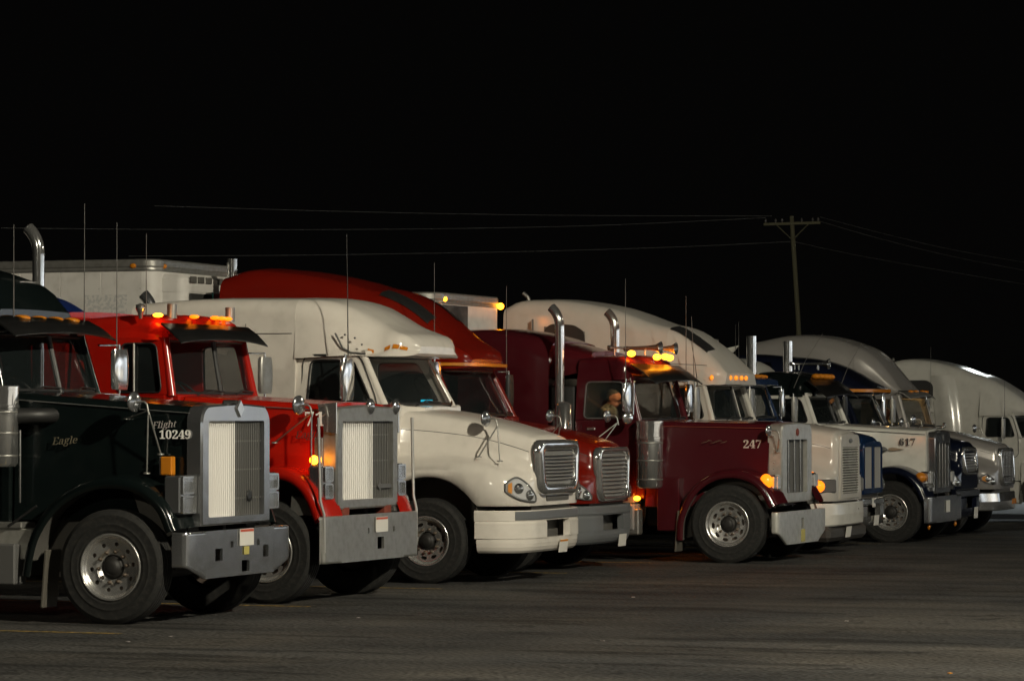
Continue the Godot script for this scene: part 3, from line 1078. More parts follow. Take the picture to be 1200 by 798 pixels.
# ---------------------------------------------------------------- rounded trucks
func aero(t: Node3D, P: Dictionary) -> Dictionary:
	cab(t, P)
	var m: Material = P.paint
	var xn: float = P.nose
	var xc := xn - 0.5
	var cy: float = P.belt - 0.06
	var ny: float = P.nose_y
	var nw: float = pt(P, "nose_w", 0.7)
	var low: float = pt(P, "hood_low", 0.92)
	var x0: float = P.wsb + 0.05
	var shelf0: float = pt(P, "shelf", 1.47)
	var shelf1: float = pt(P, "shelf_nose", 1.24)
	var W := 1.19
	var rows := []
	var n := 34
	for i in n + 1:
		var f := float(i) / n
		var x := lerpf(x0, xn, 1.0 - pow(1.0 - f, 1.35))
		var w := W
		if x > xc: w = nw + (W - nw) * sqrt(maxf(0.0, 1.0 - pow((x - xc) / (xn - xc), 2)))
		var yb := low
		if absf(x) < 0.74: yb = maxf(low, 0.52 + sqrt(0.74 * 0.74 - x * x))
		var g := clampf((x - x0) / (xn - x0), 0, 1)
		var yt := lerpf(cy, ny, g) + 0.05 * sin(PI * g)
		var fall := clampf((x - 0.25) / (xn - 0.25), 0, 1)
		var yf := minf(lerpf(shelf0, shelf1, fall * fall), yt - 0.12)
		var wi := minf(lerpf(pt(P, "cowl_w", 0.98), nw * 0.95, pow(g, 0.8)), w - 0.02)
		if x > xn - 0.09:
			var e := (x - xn + 0.09) / 0.09
			yt -= 0.07 * e * e
			wi -= 0.05 * e * e
		var half := [Vector2(w - 0.025, yb), Vector2(w, yb + 0.02), Vector2(w + 0.004, lerpf(yb, yf, 0.5)), Vector2(w - 0.004, yf - 0.13), Vector2(lerpf(w, wi, 0.12), yf - 0.05), Vector2(lerpf(w, wi, 0.35), yf), Vector2(lerpf(w, wi, 0.7), yf + 0.03), Vector2(lerpf(w, wi, 0.95), lerpf(yf, yt, 0.18)), Vector2(wi, lerpf(yf, yt, 0.4)), Vector2(wi - 0.01, lerpf(yf, yt, 0.62)), Vector2(wi - 0.03, yt - 0.08), Vector2(wi - 0.075, yt - 0.028), Vector2(wi - 0.15, yt), Vector2(wi * 0.5, yt + 0.03)]
		var row := PackedVector3Array()
		for p in half: row.append(Vector3(x, p.y, p.x))
		row.append(Vector3(x, yt + 0.04, 0))
		for k in half.size(): row.append(Vector3(x, half[half.size() - 1 - k].y, -half[half.size() - 1 - k].x))
		rows.append(row)
	var st := S()
	grid(st, rows)
	cap(st, rows[-1], true)
	cap(st, rows[0])
	var hood := fin(st, "hood", m, t)
	for s in [9, rows[0].size() - 10]:
		var seam := []
		for i in range(0, n - 2, 2): seam.append(rows[i][s] + Vector3(0, 0, 0.001 * signf(rows[i][s].z)))
		rod(seam, 0.004, "hood_seam", M.trim_grey, hood, 4)
	# wheel wells
	for s in [1.0, -1.0]:
		fin(bx(-0.75, 0.75, 0.45, 1.27, 0.56 * s, 0.58 * s), "inner_well", M.dark, t)
		st = S()
		var liner := []
		for i in 15:
			var a := PI * i / 14
			liner.append(PackedVector3Array([Vector3(cos(a) * 0.735, 0.52 + sin(a) * 0.735, 1.15 * s), Vector3(cos(a) * 0.735, 0.52 + sin(a) * 0.735, 0.5 * s)]))
		grid(st, liner)
		fin(st, "wheel_well", M.dark, t)
		fin(bx(x0 - 0.03, -0.7, 0.42, low + 0.02, 1.0 * s, 1.17 * s, 0.02), "side_skirt", m, t)
	# cab side below the door and its step
	for s in [1.0, -1.0]:
		fin(bx(P.back + 0.05, x0 - 0.05, 0.42, 0.93, 0.75 * s, 1.12 * s, 0.04), "side_step", pt(P, "skirt", M.grime_grey), t)
	# bumper
	var b0: float = P.bumper[0]
	var b1: float = P.bumper[1]
	var bm: Material = pt(P, "bumper_mat", m)
	var bp := front_path(0.62, xc - 0.02, xn + pt(P, "bumper_out", 0.03), W + 0.01, nw - 0.02)
	var bumper := Node3D.new()
	bumper.name = "bumper"
	t.add_child(bumper, true)
	var h := b1 - b0
	if pt(P, "open_bumper", true):
		var bq := front_path(0.628, xc - 0.02, xn + pt(P, "bumper_out", 0.03), W + 0.01, nw - 0.02)
		var bl := front_path(0.645, xc + 0.0, xn + pt(P, "bumper_out", 0.03) - 0.01, W - 0.005, nw - 0.02)
		st = S()
		sweep(st, bp, [Vector2(-0.08, b1 - 0.005), Vector2(-0.015, b1), Vector2(0.0, b1 - 0.015), Vector2(0.0, b1 - h * 0.24)  , Vector2(-0.004, b1 - h * 0.25), Vector2(-0.08, b1 - h * 0.25)])
		fin(st, "bumper_top", bm, bumper)
		var trim := []
		for p in bp:
			if absf(p.y) < 1.1: trim.append(p)
		st = S()
		sweep(st, trim, [Vector2(-0.02, b1 - 0.01), Vector2(0.004, b1 - 0.012), Vector2(0.008, b1 - 0.03), Vector2(0.008, b1 - h * 0.2), Vector2(0.0, b1 - h * 0.23)])
		fin(st, "bumper_trim", pt(P, "bumper_top", M.grey_plastic), bumper)
		var cutz := 0.42
		var near := []
		var far := []
		for p in bq:
			if p.y > cutz: near.append(p)
			if p.y < -cutz: far.append(p)
		near.append(Vector2(xn + 0.035, cutz))
		far.push_front(Vector2(xn + 0.035, -cutz))
		for q in [near, far]:
			st = S()
			sweep(st, q, [Vector2(-0.08, b1 - h * 0.25), Vector2(-0.006, b1 - h * 0.25), Vector2(0.006, b1 - h * 0.3), Vector2(0.006, b0 + h * 0.35), Vector2(-0.08, b0 + h * 0.35)])
			fin(st, "bumper_cheek", bm, bumper)
		st = S()
		sweep(st, bl, [Vector2(-0.08, b0 + h * 0.35), Vector2(0.006, b0 + h * 0.35), Vector2(0.004, b0 + h * 0.24), Vector2(-0.004, b0 + h * 0.15), Vector2(-0.022, b0 + h * 0.07), Vector2(-0.05, b0 + h * 0.02), Vector2(-0.1, b0)])
		fin(st, "bumper_lip", bm, bumper)
		fin(bx(xn - 0.2, xn - 0.15, b0 + h * 0.3, b1 - h * 0.2, -0.55, 0.55), "bumper_recess", M.dark, bumper)
		for s in [1.0, -1.0]:
			st = S()
			lathe(st, [Vector2(0.07, -0.01), Vector2(0.07, 0.012), Vector2(0.055, 0.012), Vector2(0.05, 0.0), Vector2(0, 0.008)], Vector3(xn + 0.005, b0 + h * 0.55, 0.58 * s), Vector3(0.97, 0, 0.24 * s).normalized(), 16)
			fin(st, "fog_lamp", pt(P, "fog_mat", M.lamp_silver), bumper)
	else:
		st = S()
		sweep(st, bp, [Vector2(-0.08, b1), Vector2(-0.012, b1), Vector2(0.0, b1 - 0.02), Vector2(0.008, b0 + h * 0.5), Vector2(0.0, b0 + 0.02), Vector2(-0.02, b0), Vector2(-0.08, b0)])
		fin(st, "bumper_bar", bm, bumper)
	fin(bx(xn - 0.45, xn - 0.06, b1 - 0.1, low + 0.05, -0.7, 0.7), "radiator_support", M.dark, t)
	return {"hood": hood, "xc": xc, "W": W, "nw": nw, "bumper": bumper}

# wrap-round headlamp that follows the nose plan
func wrap_lamp(t: Node3D, P: Dictionary, A: Dictionary, a0: float, a1: float, y0: float, y1: float, amber_m: Material, amber_part := 0.3) -> void:
	var xn: float = P.nose
	for s in [1.0, -1.0]:
		var o := Node3D.new()
		o.name = "headlight"
		t.add_child(o, true)
		var at := func(f: float, v: float, off: float) -> Vector3:
			var a := lerpf(a0, a1, f)
			var tf := 0.72 + 0.28 * sin(minf(f / 0.3, 1.0) * PI / 2) if f < 0.3 else lerpf(1.0, 0.2, pow((f - 0.3) / 0.7, 1.4))
			var top := lerpf(y0, y1, tf)
			var bot := y0 + (y1 - y0) * (0.45 * pow(1.0 - f, 3) - 0.03)
			var y := lerpf(bot, top, v)
			var nrm := Vector2(sin(a), cos(a))
			return Vector3(A.xc + (xn - A.xc) * sin(a) + nrm.x * off, y, (A.nw + (A.W - A.nw) * cos(a) + nrm.y * off) * s)
		var st := S()
		var rows := []
		for i in 13:
			var row := PackedVector3Array()
			for j in 7: row.append(at.call(i / 12.0, j / 6.0, 0.012))
			rows.append(row)
		grid(st, rows)
		fin(st, "reflector", M.lens_white, o)
		for q in [[0.36, 0.5], [0.72, 0.42]]:
			st = S()
			var c: Vector3 = at.call(q[0], q[1], 0.0)
			var nrm: Vector3 = (at.call(q[0], q[1], 0.1) - c).normalized()
			lathe(st, [Vector2(0.065, 0.014), Vector2(0.055, 0.03), Vector2(0.03, 0.04), Vector2(0, 0.043)], c, nrm, 14)
			fin(st, "bulb_lens", M.lamp_silver, o)
		st = S()
		rows = []
		for i in 7:
			var row := PackedVector3Array()
			for j in 5: row.append(at.call(lerpf(0.06, amber_part, i / 6.0), lerpf(0.12, 0.8, j / 4.0), 0.03))
			rows.append(row)
		grid(st, rows)
		fin(st, "turn_signal", amber_m, o)
		var edge := []
		for i in 13: edge.append(at.call(i / 12.0, 0.0, 0.012))
		for i in 13: edge.append(at.call(1.0 - i / 12.0, 1.0, 0.012))
		st = S()
		tube(st, edge, 0.013, 5, true)
		fin(st, "bezel", M.trim_grey, o)
		st = S()
		rows = []
		for i in 13:
			var row := PackedVector3Array()
			for j in 7: row.append(at.call(i / 12.0, j / 6.0, 0.046 * pow(sin(PI * clampf(j / 6.0, 0.02, 0.98)) * sin(PI * clampf(i / 12.0, 0.02, 0.98)), 0.35) + 0.012))
			rows.append(row)
		grid(st, rows)
		fin(st, "lamp_cover", M.glass_clear, o)

# framed grille on a rounded nose
func nose_grille(t: Node3D, x: float, hw: float, y0: float, y1: float, band: float, m: Material, n: int, slat_h: float, lean := 0.06, slat_m: Material = null) -> Node3D:
	var o := Node3D.new()
	o.name = "grille"
	t.add_child(o, true)
	var yc := (y0 + y1) / 2
	var hh := (y1 - y0) / 2
	var outl := round_poly([Vector2(-hw * 0.9, y0), Vector2(hw * 0.9, y0), Vector2(hw, y1), Vector2(-hw, y1)], 0.17, 6)
	var hol := PackedVector2Array()
	for p in outl: hol.append(Vector2(p.x * (hw - band) / hw, yc + (p.y - yc) * (hh - band * 0.75) / hh))
	var mp := func(p: Vector2, q: float) -> Vector3: return Vector3(x + q - 0.05 * p.x * p.x - lean * (p.y - y0) / (y1 - y0), p.y, p.x)
	var st := S()
	var rings := []
	for q in [[0.0, -0.06], [0.0, 0.02], [0.25, 0.04], [0.75, 0.036], [1.0, 0.015], [1.0, -0.08]]:
		var row := PackedVector3Array()
		for i in outl.size(): row.append(mp.call(outl[i].lerp(hol[i], q[0]), q[1]))
		rings.append(row)
	grid(st, rings, true)
	fin(st, "grille_surround", m, o)
	st = S()
	holed(st, hol, [], -0.02, -0.012, mp)
	fin(st, "radiator_core", M.core_metal, o)
	slats(o, x - 0.005, n, hw - band * 1.02, y0 + band, y1 - band, slat_h, slat_m if slat_m else M.bar_metal, 0.05 * (hw - band) * (hw - band), lean)
	return o

# ---------------------------------------------------------------- people
func person(called_label: String, at: Vector3, turn: float, shirt: Material, skin: Material, head_down: float, cap_m: Material, glasses: bool) -> void:
	var t := thing("person", called_label, "person", at, turn)
	# joints: x forward, y up, z right; the seat top is y = 0
	var B := [[Vector3(-0.02, 0.10, 0), 0.155, Vector3(0.0, 0.32, 0), 0.145], [Vector3(0.0, 0.32, 0), 0.145, Vector3(0.03, 0.5, 0), 0.135], [Vector3(0.02, 0.52, 0.13), 0.075, Vector3(0.02, 0.52, -0.13), 0.075], [Vector3(0.02, 0.53, 0), 0.07, Vector3(0.05, 0.60, 0), 0.058]]
	for s in [1.0, -1.0]:
		B.append([Vector3(0.02, 0.52, 0.18 * s), 0.068, Vector3(0.12, 0.28, 0.22 * s), 0.05])
		B.append([Vector3(0.12, 0.28, 0.22 * s), 0.05, Vector3(0.36, 0.25, 0.12 * s), 0.036])
		B.append([Vector3(0.0, 0.08, 0.1 * s), 0.095, Vector3(0.42, 0.1, 0.12 * s), 0.07])
		B.append([Vector3(0.42, 0.1, 0.12 * s), 0.068, Vector3(0.48, -0.33, 0.12 * s), 0.045])
		B.append([Vector3(0.48, -0.36, 0.12 * s), 0.045, Vector3(0.62, -0.38, 0.13 * s), 0.038])
	var st := S()
	blob(st, B, 0.03, 0.045)
	fin(st, "clothed_body", shirt, t)
	# hands: a palm and five curled fingers each
	for s in [1.0, -1.0]:
		var H := [[Vector3(0.36, 0.25, 0.12 * s), 0.028, Vector3(0.42, 0.245, 0.1 * s), 0.032]]
		for k in 4:
			var z: float = (0.125 - 0.021 * k) * s
			H.append([Vector3(0.43, 0.25 + 0.004 * k, z), 0.0105, Vector3(0.475 + 0.006 * sin(k * 1.2), 0.245, z), 0.0095])
			H.append([Vector3(0.475 + 0.006 * sin(k * 1.2), 0.245, z), 0.0095, Vector3(0.482, 0.21, z), 0.0085])
		H.append([Vector3(0.39, 0.25, 0.075 * s), 0.012, Vector3(0.44, 0.265, 0.055 * s), 0.0095])
		st = S()
		blob(st, H, 0.007, 0.008)
		fin(st, "hand", skin, t)
	# head, bent forward
	var hd := Node3D.new()
	hd.name = "head"
	t.add_child(hd, true)
	hd.position = Vector3(0.055, 0.615, 0)
	hd.rotation.z = -head_down
	var Hd := [[Vector3(0.0, 0.12, 0), 0.085, Vector3(0.035, 0.13, 0), 0.082], [Vector3(0.03, 0.05, 0), 0.062, Vector3(0.075, 0.035, 0), 0.042], [Vector3(0.0, 0.0, 0), 0.058, Vector3(-0.01, -0.05, 0), 0.058], [Vector3(0.108, 0.10, 0), 0.012, Vector3(0.128, 0.075, 0), 0.016], [Vector3(0.1, 0.04, 0.015), 0.014, Vector3(0.1, 0.04, -0.015), 0.014], [Vector3(-0.005, 0.11, 0.085), 0.016, Vector3(-0.01, 0.08, 0.083), 0.013], [Vector3(-0.005, 0.11, -0.085), 0.016, Vector3(-0.01, 0.08, -0.083), 0.013]]
	st = S()
	blob(st, Hd, 0.012, 0.014)
	fin(st, "face", skin, hd)
	for s in [1.0, -1.0]:
		st = S()
		ell(st, Vector3(0.105, 0.105, 0.032 * s), Vector3(0.009, 0.008, 0.013), 8)
		fin(st, "eye", M.plastic_black, hd)
	st = S()
	var Hr := [[Vector3(-0.022, 0.14, 0), 0.088, Vector3(0.012, 0.155, 0), 0.074], [Vector3(-0.045, 0.09, 0.03), 0.052, Vector3(-0.045, 0.09, -0.03), 0.052]]
	blob(st, Hr, 0.012, 0.02)
	fin(st, "hair", M.hair_grey if cap_m == null else cap_m, hd)
	if glasses:
		st = S()
		for s in [1.0, -1.0]:
			var loop := []
			for i in 12: loop.append(Vector3(0.122, 0.104 + 0.018 * sin(TAU * i / 12), (0.034 + 0.023 * cos(TAU * i / 12)) * s))
			tube(st, loop, 0.0035, 5, true)
			tube(st, [Vector3(0.12, 0.108, 0.057 * s), Vector3(0.0, 0.112, 0.092 * s)], 0.003, 4)
		fin(st, "glasses", M.plastic_black, hd)

func blob(st: SurfaceTool, B: Array, cell: float, k: float) -> void:
	# surface nets over the smooth union of tapered capsules
	var lo := Vector3.ONE * 99
	var hi := -lo
	for b in B:
		for e in [0, 2]:
			lo = lo.min(b[e] - Vector3.ONE * (b[e + 1] + cell * 2 + k))
			hi = hi.max(b[e] + Vector3.ONE * (b[e + 1] + cell * 2 + k))
	var n := Vector3i(((hi - lo) / cell).ceil()) + Vector3i.ONE
	var F := PackedFloat32Array()
	F.resize(n.x * n.y * n.z)
	F.fill(1.0)
	for b in B:
		var a: Vector3 = b[0]
		var c: Vector3 = b[2]
		var m := maxf(b[1], b[3]) + k + cell * 2
		var i0 := Vector3i(((a.min(c) - Vector3.ONE * m - lo) / cell).floor()).clamp(Vector3i.ZERO, n - Vector3i.ONE)
		var i1 := Vector3i(((a.max(c) + Vector3.ONE * m - lo) / cell).ceil()).clamp(Vector3i.ZERO, n - Vector3i.ONE)
		var d := c - a
		var dd := d.length_squared()
		for z in range(i0.z, i1.z + 1):
			for y in range(i0.y, i1.y + 1):
				for x in range(i0.x, i1.x + 1):
					var p := lo + Vector3(x, y, z) * cell - a
					var t := clampf(p.dot(d) / dd, 0, 1)
					var f := (p - d * t).length() - lerpf(b[1], b[3], t)
					var ix := x + n.x * (y + n.y * z)
					var g := F[ix]
					var h := maxf(k - absf(f - g), 0.0) / k
					F[ix] = minf(f, g) - h * h * k * 0.25
	var id := {}
	var V := PackedVector3Array()
	var step := [1, n.x, n.x * n.y]
	for z in n.z - 1:
		for y in n.y - 1:
			for x in n.x - 1:
				var ix := x + n.x * (y + n.y * z)
				var sum := Vector3.ZERO
				var cnt := 0
				for ax in 3:
					for u in 2:
						for v in 2:
							var o := [0, 0, 0]
							o[(ax + 1) % 3] = u
							o[(ax + 2) % 3] = v
							var j: int = ix + o[0] * step[0] + o[1] * step[1] + o[2] * step[2]
							var f0 := F[j]
							var f1 := F[j + step[ax]]
							if (f0 < 0) != (f1 < 0):
								var q := Vector3(o[0], o[1], o[2])
								q[ax] += f0 / (f0 - f1)
								sum += q
								cnt += 1
				if cnt:
					id[ix] = V.size()
					V.append(lo + (Vector3(x, y, z) + sum / cnt) * cell)
	st.set_smooth_group(1)
	for z in range(1, n.z - 1):
		for y in range(1, n.y - 1):
			for x in range(1, n.x - 1):
				var ix := x + n.x * (y + n.y * z)
				for ax in 3:
					if (F[ix] < 0) != (F[ix + step[ax]] < 0):
						var u: int = step[(ax + 1) % 3]
						var v: int = step[(ax + 2) % 3]
						if not (id.has(ix) and id.has(ix - u) and id.has(ix - u - v) and id.has(ix - v)): continue
						var q := [V[id[ix]], V[id[ix - u]], V[id[ix - u - v]], V[id[ix - v]]]
						if F[ix] < 0: quad(st, q[0], q[1], q[2], q[3])
						else: quad(st, q[3], q[2], q[1], q[0])

# ---------------------------------------------------------------- the place
const YAW := 20.0

func ground_y(r: float) -> float:
	return -0.0145 * (clampf(r, 46.0, 84.0) - 46.0)

func spot(r: float, f: float) -> Vector3:
	# r metres along the row of trucks (away), f metres the way they point
	var a := deg_to_rad(YAW)
	return Vector3(sin(a) * r + cos(a) * f, ground_y(r), -cos(a) * r + sin(a) * f)

func truck(label: String, at: Vector3, yaw: float) -> Node3D:
	return thing("semi_truck", label, "truck", at, deg_to_rad(-yaw), TRUCKS)

func asphalt() -> StandardMaterial3D:
	var N := 1024
	var get_bytes := func(seed_: int, fx: int, fy: int, freq: float, oct: int) -> PackedByteArray:
		var n := FastNoiseLite.new()
		n.seed = seed_
		n.frequency = freq
		n.fractal_octaves = oct
		n.noise_type = FastNoiseLite.TYPE_SIMPLEX_SMOOTH
		var im := n.get_seamless_image(fx, fy)
		im.resize(N, N, Image.INTERPOLATE_CUBIC)
		im.convert(Image.FORMAT_L8)
		return im.get_data()
	# streaks along the lanes, blotches, oil, aggregate
	var a: PackedByteArray = get_bytes.call(3, 64, 1024, 0.012, 5)
	var b: PackedByteArray = get_bytes.call(4, 1024, 1024, 0.006, 5)
	var c: PackedByteArray = get_bytes.call(5, 1024, 1024, 0.22, 3)
	var d: PackedByteArray = get_bytes.call(6, 160, 1024, 0.03, 3)
	var cn := FastNoiseLite.new()
	cn.seed = 12
	cn.noise_type = FastNoiseLite.TYPE_CELLULAR
	cn.cellular_return_type = FastNoiseLite.RETURN_DISTANCE2_SUB
	cn.frequency = 0.009
	cn.domain_warp_enabled = true
	cn.domain_warp_amplitude = 18.0
	cn.domain_warp_frequency = 0.03
	var ci := cn.get_seamless_image(N, N)
	ci.convert(Image.FORMAT_L8)
	var e := ci.get_data()
	var f: PackedByteArray = get_bytes.call(8, 1024, 1024, 0.035, 2)
	var im := Image.create(N, N, false, Image.FORMAT_RGB8)
	var data := PackedByteArray()
	data.resize(N * N * 3)
	for i in N * N:
		var s := a[i] / 255.0
		var bl := b[i] / 255.0
		var gr := c[i] / 255.0
		var st := d[i] / 255.0
		var v := 0.039 + 0.020 * (s - 0.5) * 1.6 + 0.026 * (bl - 0.5) * 1.6 + 0.030 * (gr - 0.5)
		if st < 0.34: v *= lerpf(1.0, 0.45, clampf((0.34 - st) / 0.10, 0, 1))
		if e[i] < 21 and bl > 0.45: v *= 0.5
		if f[i] > 205: v *= lerpf(1.0, 0.5, clampf((f[i] - 205) / 14.0, 0, 1))
		if gr > 0.84: v += 0.05 * (gr - 0.84) / 0.16
		# worn wheel tracks along the lanes
		var row := float(i / N) / N
		for band in [0.06, 0.15, 0.31, 0.4, 0.55, 0.72, 0.81, 0.93]:
			var dd := absf(row - band) / 0.012
			if dd < 1.0: v *= 1.0 - 0.34 * (1.0 - dd * dd) * smoothstep(0.35, 0.7, s * 0.6 + bl * 0.5)
		v = clampf(v, 0.010, 0.2)
		var warm := 0.5 + (bl - 0.5) * 1.4
		var r := v * lerpf(0.98, 1.10, warm)
		var g := v * 1.0
		var bb := v * lerpf(1.02, 0.87, warm)
		data[i * 3] = int(clampf(pow(r, 1 / 2.2) * 255, 0, 255))
		data[i * 3 + 1] = int(clampf(pow(g, 1 / 2.2) * 255, 0, 255))
		data[i * 3 + 2] = int(clampf(pow(bb, 1 / 2.2) * 255, 0, 255))
	im.set_data(N, N, false, Image.FORMAT_RGB8, data)
	var m := mat("asphalt", Color.WHITE, 0.82)
	m.albedo_texture = ImageTexture.create_from_image(im)
	var n2 := FastNoiseLite.new()
	n2.seed = 9
	n2.frequency = 0.3
	n2.fractal_octaves = 3
	var nt := NoiseTexture2D.new()
	nt.noise = n2
	nt.width = 1024
	nt.height = 1024
	nt.seamless = true
	nt.as_normal_map = true
	nt.bump_strength = 3.0
	m.normal_enabled = true
	m.normal_texture = nt
	m.normal_scale = 0.5
	m.metallic_specular = 0.35
	return m

func sheet(F0: float, F1: float, Rs: Array, lift: float, tile: float) -> SurfaceTool:
	# a strip of ground between two F values along the row, in the row's own axes
	var st := S()
	st.set_smooth_group(BIG)
	for i in Rs.size() - 1:
		var q := []
		for k in [[F0, Rs[i]], [F1, Rs[i]], [F1, Rs[i + 1]], [F0, Rs[i + 1]]]:
			q.append([spot(k[1], k[0]) + Vector3(0, lift, 0), Vector2(k[0], k[1]) / tile])
		for j in [0, 1, 2, 0, 2, 3]:
			st.set_uv(q[j][1])
			st.add_vertex(q[j][0])
	return st

func lot_lamp(label: String, at: Vector3, aim: Vector3, energy: float, col: Color, h: float, angle := 80.0) -> void:
	var t := thing("lamp_post", label, "lamp post", at, 0.0, "lamp posts round the truck lot")
	rod([Vector3(0, 0, 0), Vector3(0, h, 0)], [0.11, 0.07], "pole", M.aluminium, t, 10)
	fin(bx(-0.3, 0.3, 0, 0.7, -0.3, 0.3, 0.04), "footing", M.concrete, t)
	var d := Vector3(aim.x - at.x, 0, aim.z - at.z).normalized()
	var b := Basis(d.cross(Vector3.UP).normalized(), Vector3.UP, -d)
	rod([Vector3(0, h - 0.1, 0), d * 0.7 + Vector3(0, h + 0.05, 0)], 0.045, "arm", M.aluminium, t, 8)
	var st := S()
	box(st, d * 0.95 + Vector3(0, h + 0.05, 0), Vector3(1.0, 0.26, 1.0), b, 0.05)
	fin(st, "lamp_head", M.aluminium, t)
	st = S()
	box(st, d * 0.95 + Vector3(0, h - 0.09, 0), Vector3(0.84, 0.03, 0.84), b, 0.01)
	fin(st, "lamp_lens", M.lot_lamp, t)
	var l := SpotLight3D.new()
	l.light_color = col
	l.light_energy = energy
	l.light_size = 0.42
	l.spot_range = 200.0
	l.spot_angle = angle
	l.spot_angle_attenuation = 0.3
	l.spot_attenuation = 2.0
	l.shadow_enabled = true
	t.add_child(l)
	l.position = d * 0.95 + Vector3(0, h - 0.13, 0)
	l.look_at_from_position(at + l.position, aim, Vector3.UP)

func trailer_box(t: Node3D, xf: float, top: float, length: float, wall: Material, front_wall: Material, corner: float) -> void:
	# rounded front corners; side panels one by one
	var y0 := 1.12
	var rail := 0.17
	var w := 1.29
	var n := int(length / 0.61)
	for s in [1.0, -1.0]:
		for i in n:
			var x1: float = xf - corner - i * 0.61
			if x1 < xf - corner - 9.0: break
			fin(bx(x1 - 0.606, x1, y0, top - rail, (w - 0.03) * s, w * s, 0.004), "side_panel", wall, t)
		var st := S()
		for i in mini(n, 14):
			for k in 26:
				for dx in [0.03]:
					var p := Vector3(xf - corner - i * 0.61 - dx, y0 + 0.06 + k * 0.1, w * s)
					if p.y < top - rail - 0.03: lathe(st, [Vector2(0.008, 0.0), Vector2(0.006, 0.004), Vector2(0.0, 0.005)], p, Vector3(0, 0, s), 5)
		var rv := fin(st, "rivets", M.aluminium, t)
		rv.set_meta("kind", "stuff")
	var plan := [Vector2(xf - 9.7, w)]
	for i in 9:
		var a := PI / 2 * i / 8
		plan.append(Vector2(xf - corner + corner * sin(a), w - corner + corner * cos(a)))
	var full := plan.duplicate()
	for i in plan.size(): full.append(Vector2(plan[plan.size() - 1 - i].x, -plan[plan.size() - 1 - i].y))
	var nose := full.slice(1, full.size() - 1)
	var st := S()
	sweep(st, nose, [Vector2(-0.03, top - rail), Vector2(0, top - rail), Vector2(0, y0), Vector2(-0.03, y0)])
	fin(st, "front_wall", front_wall, t)
	st = S()
	sweep(st, full, [Vector2(-0.03, top - 0.01), Vector2(0.0, top - 0.01), Vector2(0.012, top - 0.03), Vector2(0.012, top - 0.1), Vector2(0.004, top - 0.12), Vector2(0.01, top - rail + 0.02), Vector2(0.004, top - rail), Vector2(-0.03, top - rail)])
	fin(st, "top_rail", M.aluminium, t)
	st = S()
	var poly := PackedVector2Array()
	for p in full: poly.append(p)
	holed(st, poly, [], top - 0.04, top - 0.012, func(p: Vector2, q: float) -> Vector3: return Vector3(p.x, q, p.y))
	fin(st, "roof", wall, t)
	fin(bx(xf - 9.6, xf - 0.1, y0 - 0.14, y0, -1.2, 1.2), "underframe", M.frame_black, t)
	for s in [1.0, -1.0]:
		fin(bx(xf - 2.6, xf - 2.45, 0.0, y0 - 0.1, 0.62 * s, 0.78 * s), "landing_leg", M.frame_black, t)

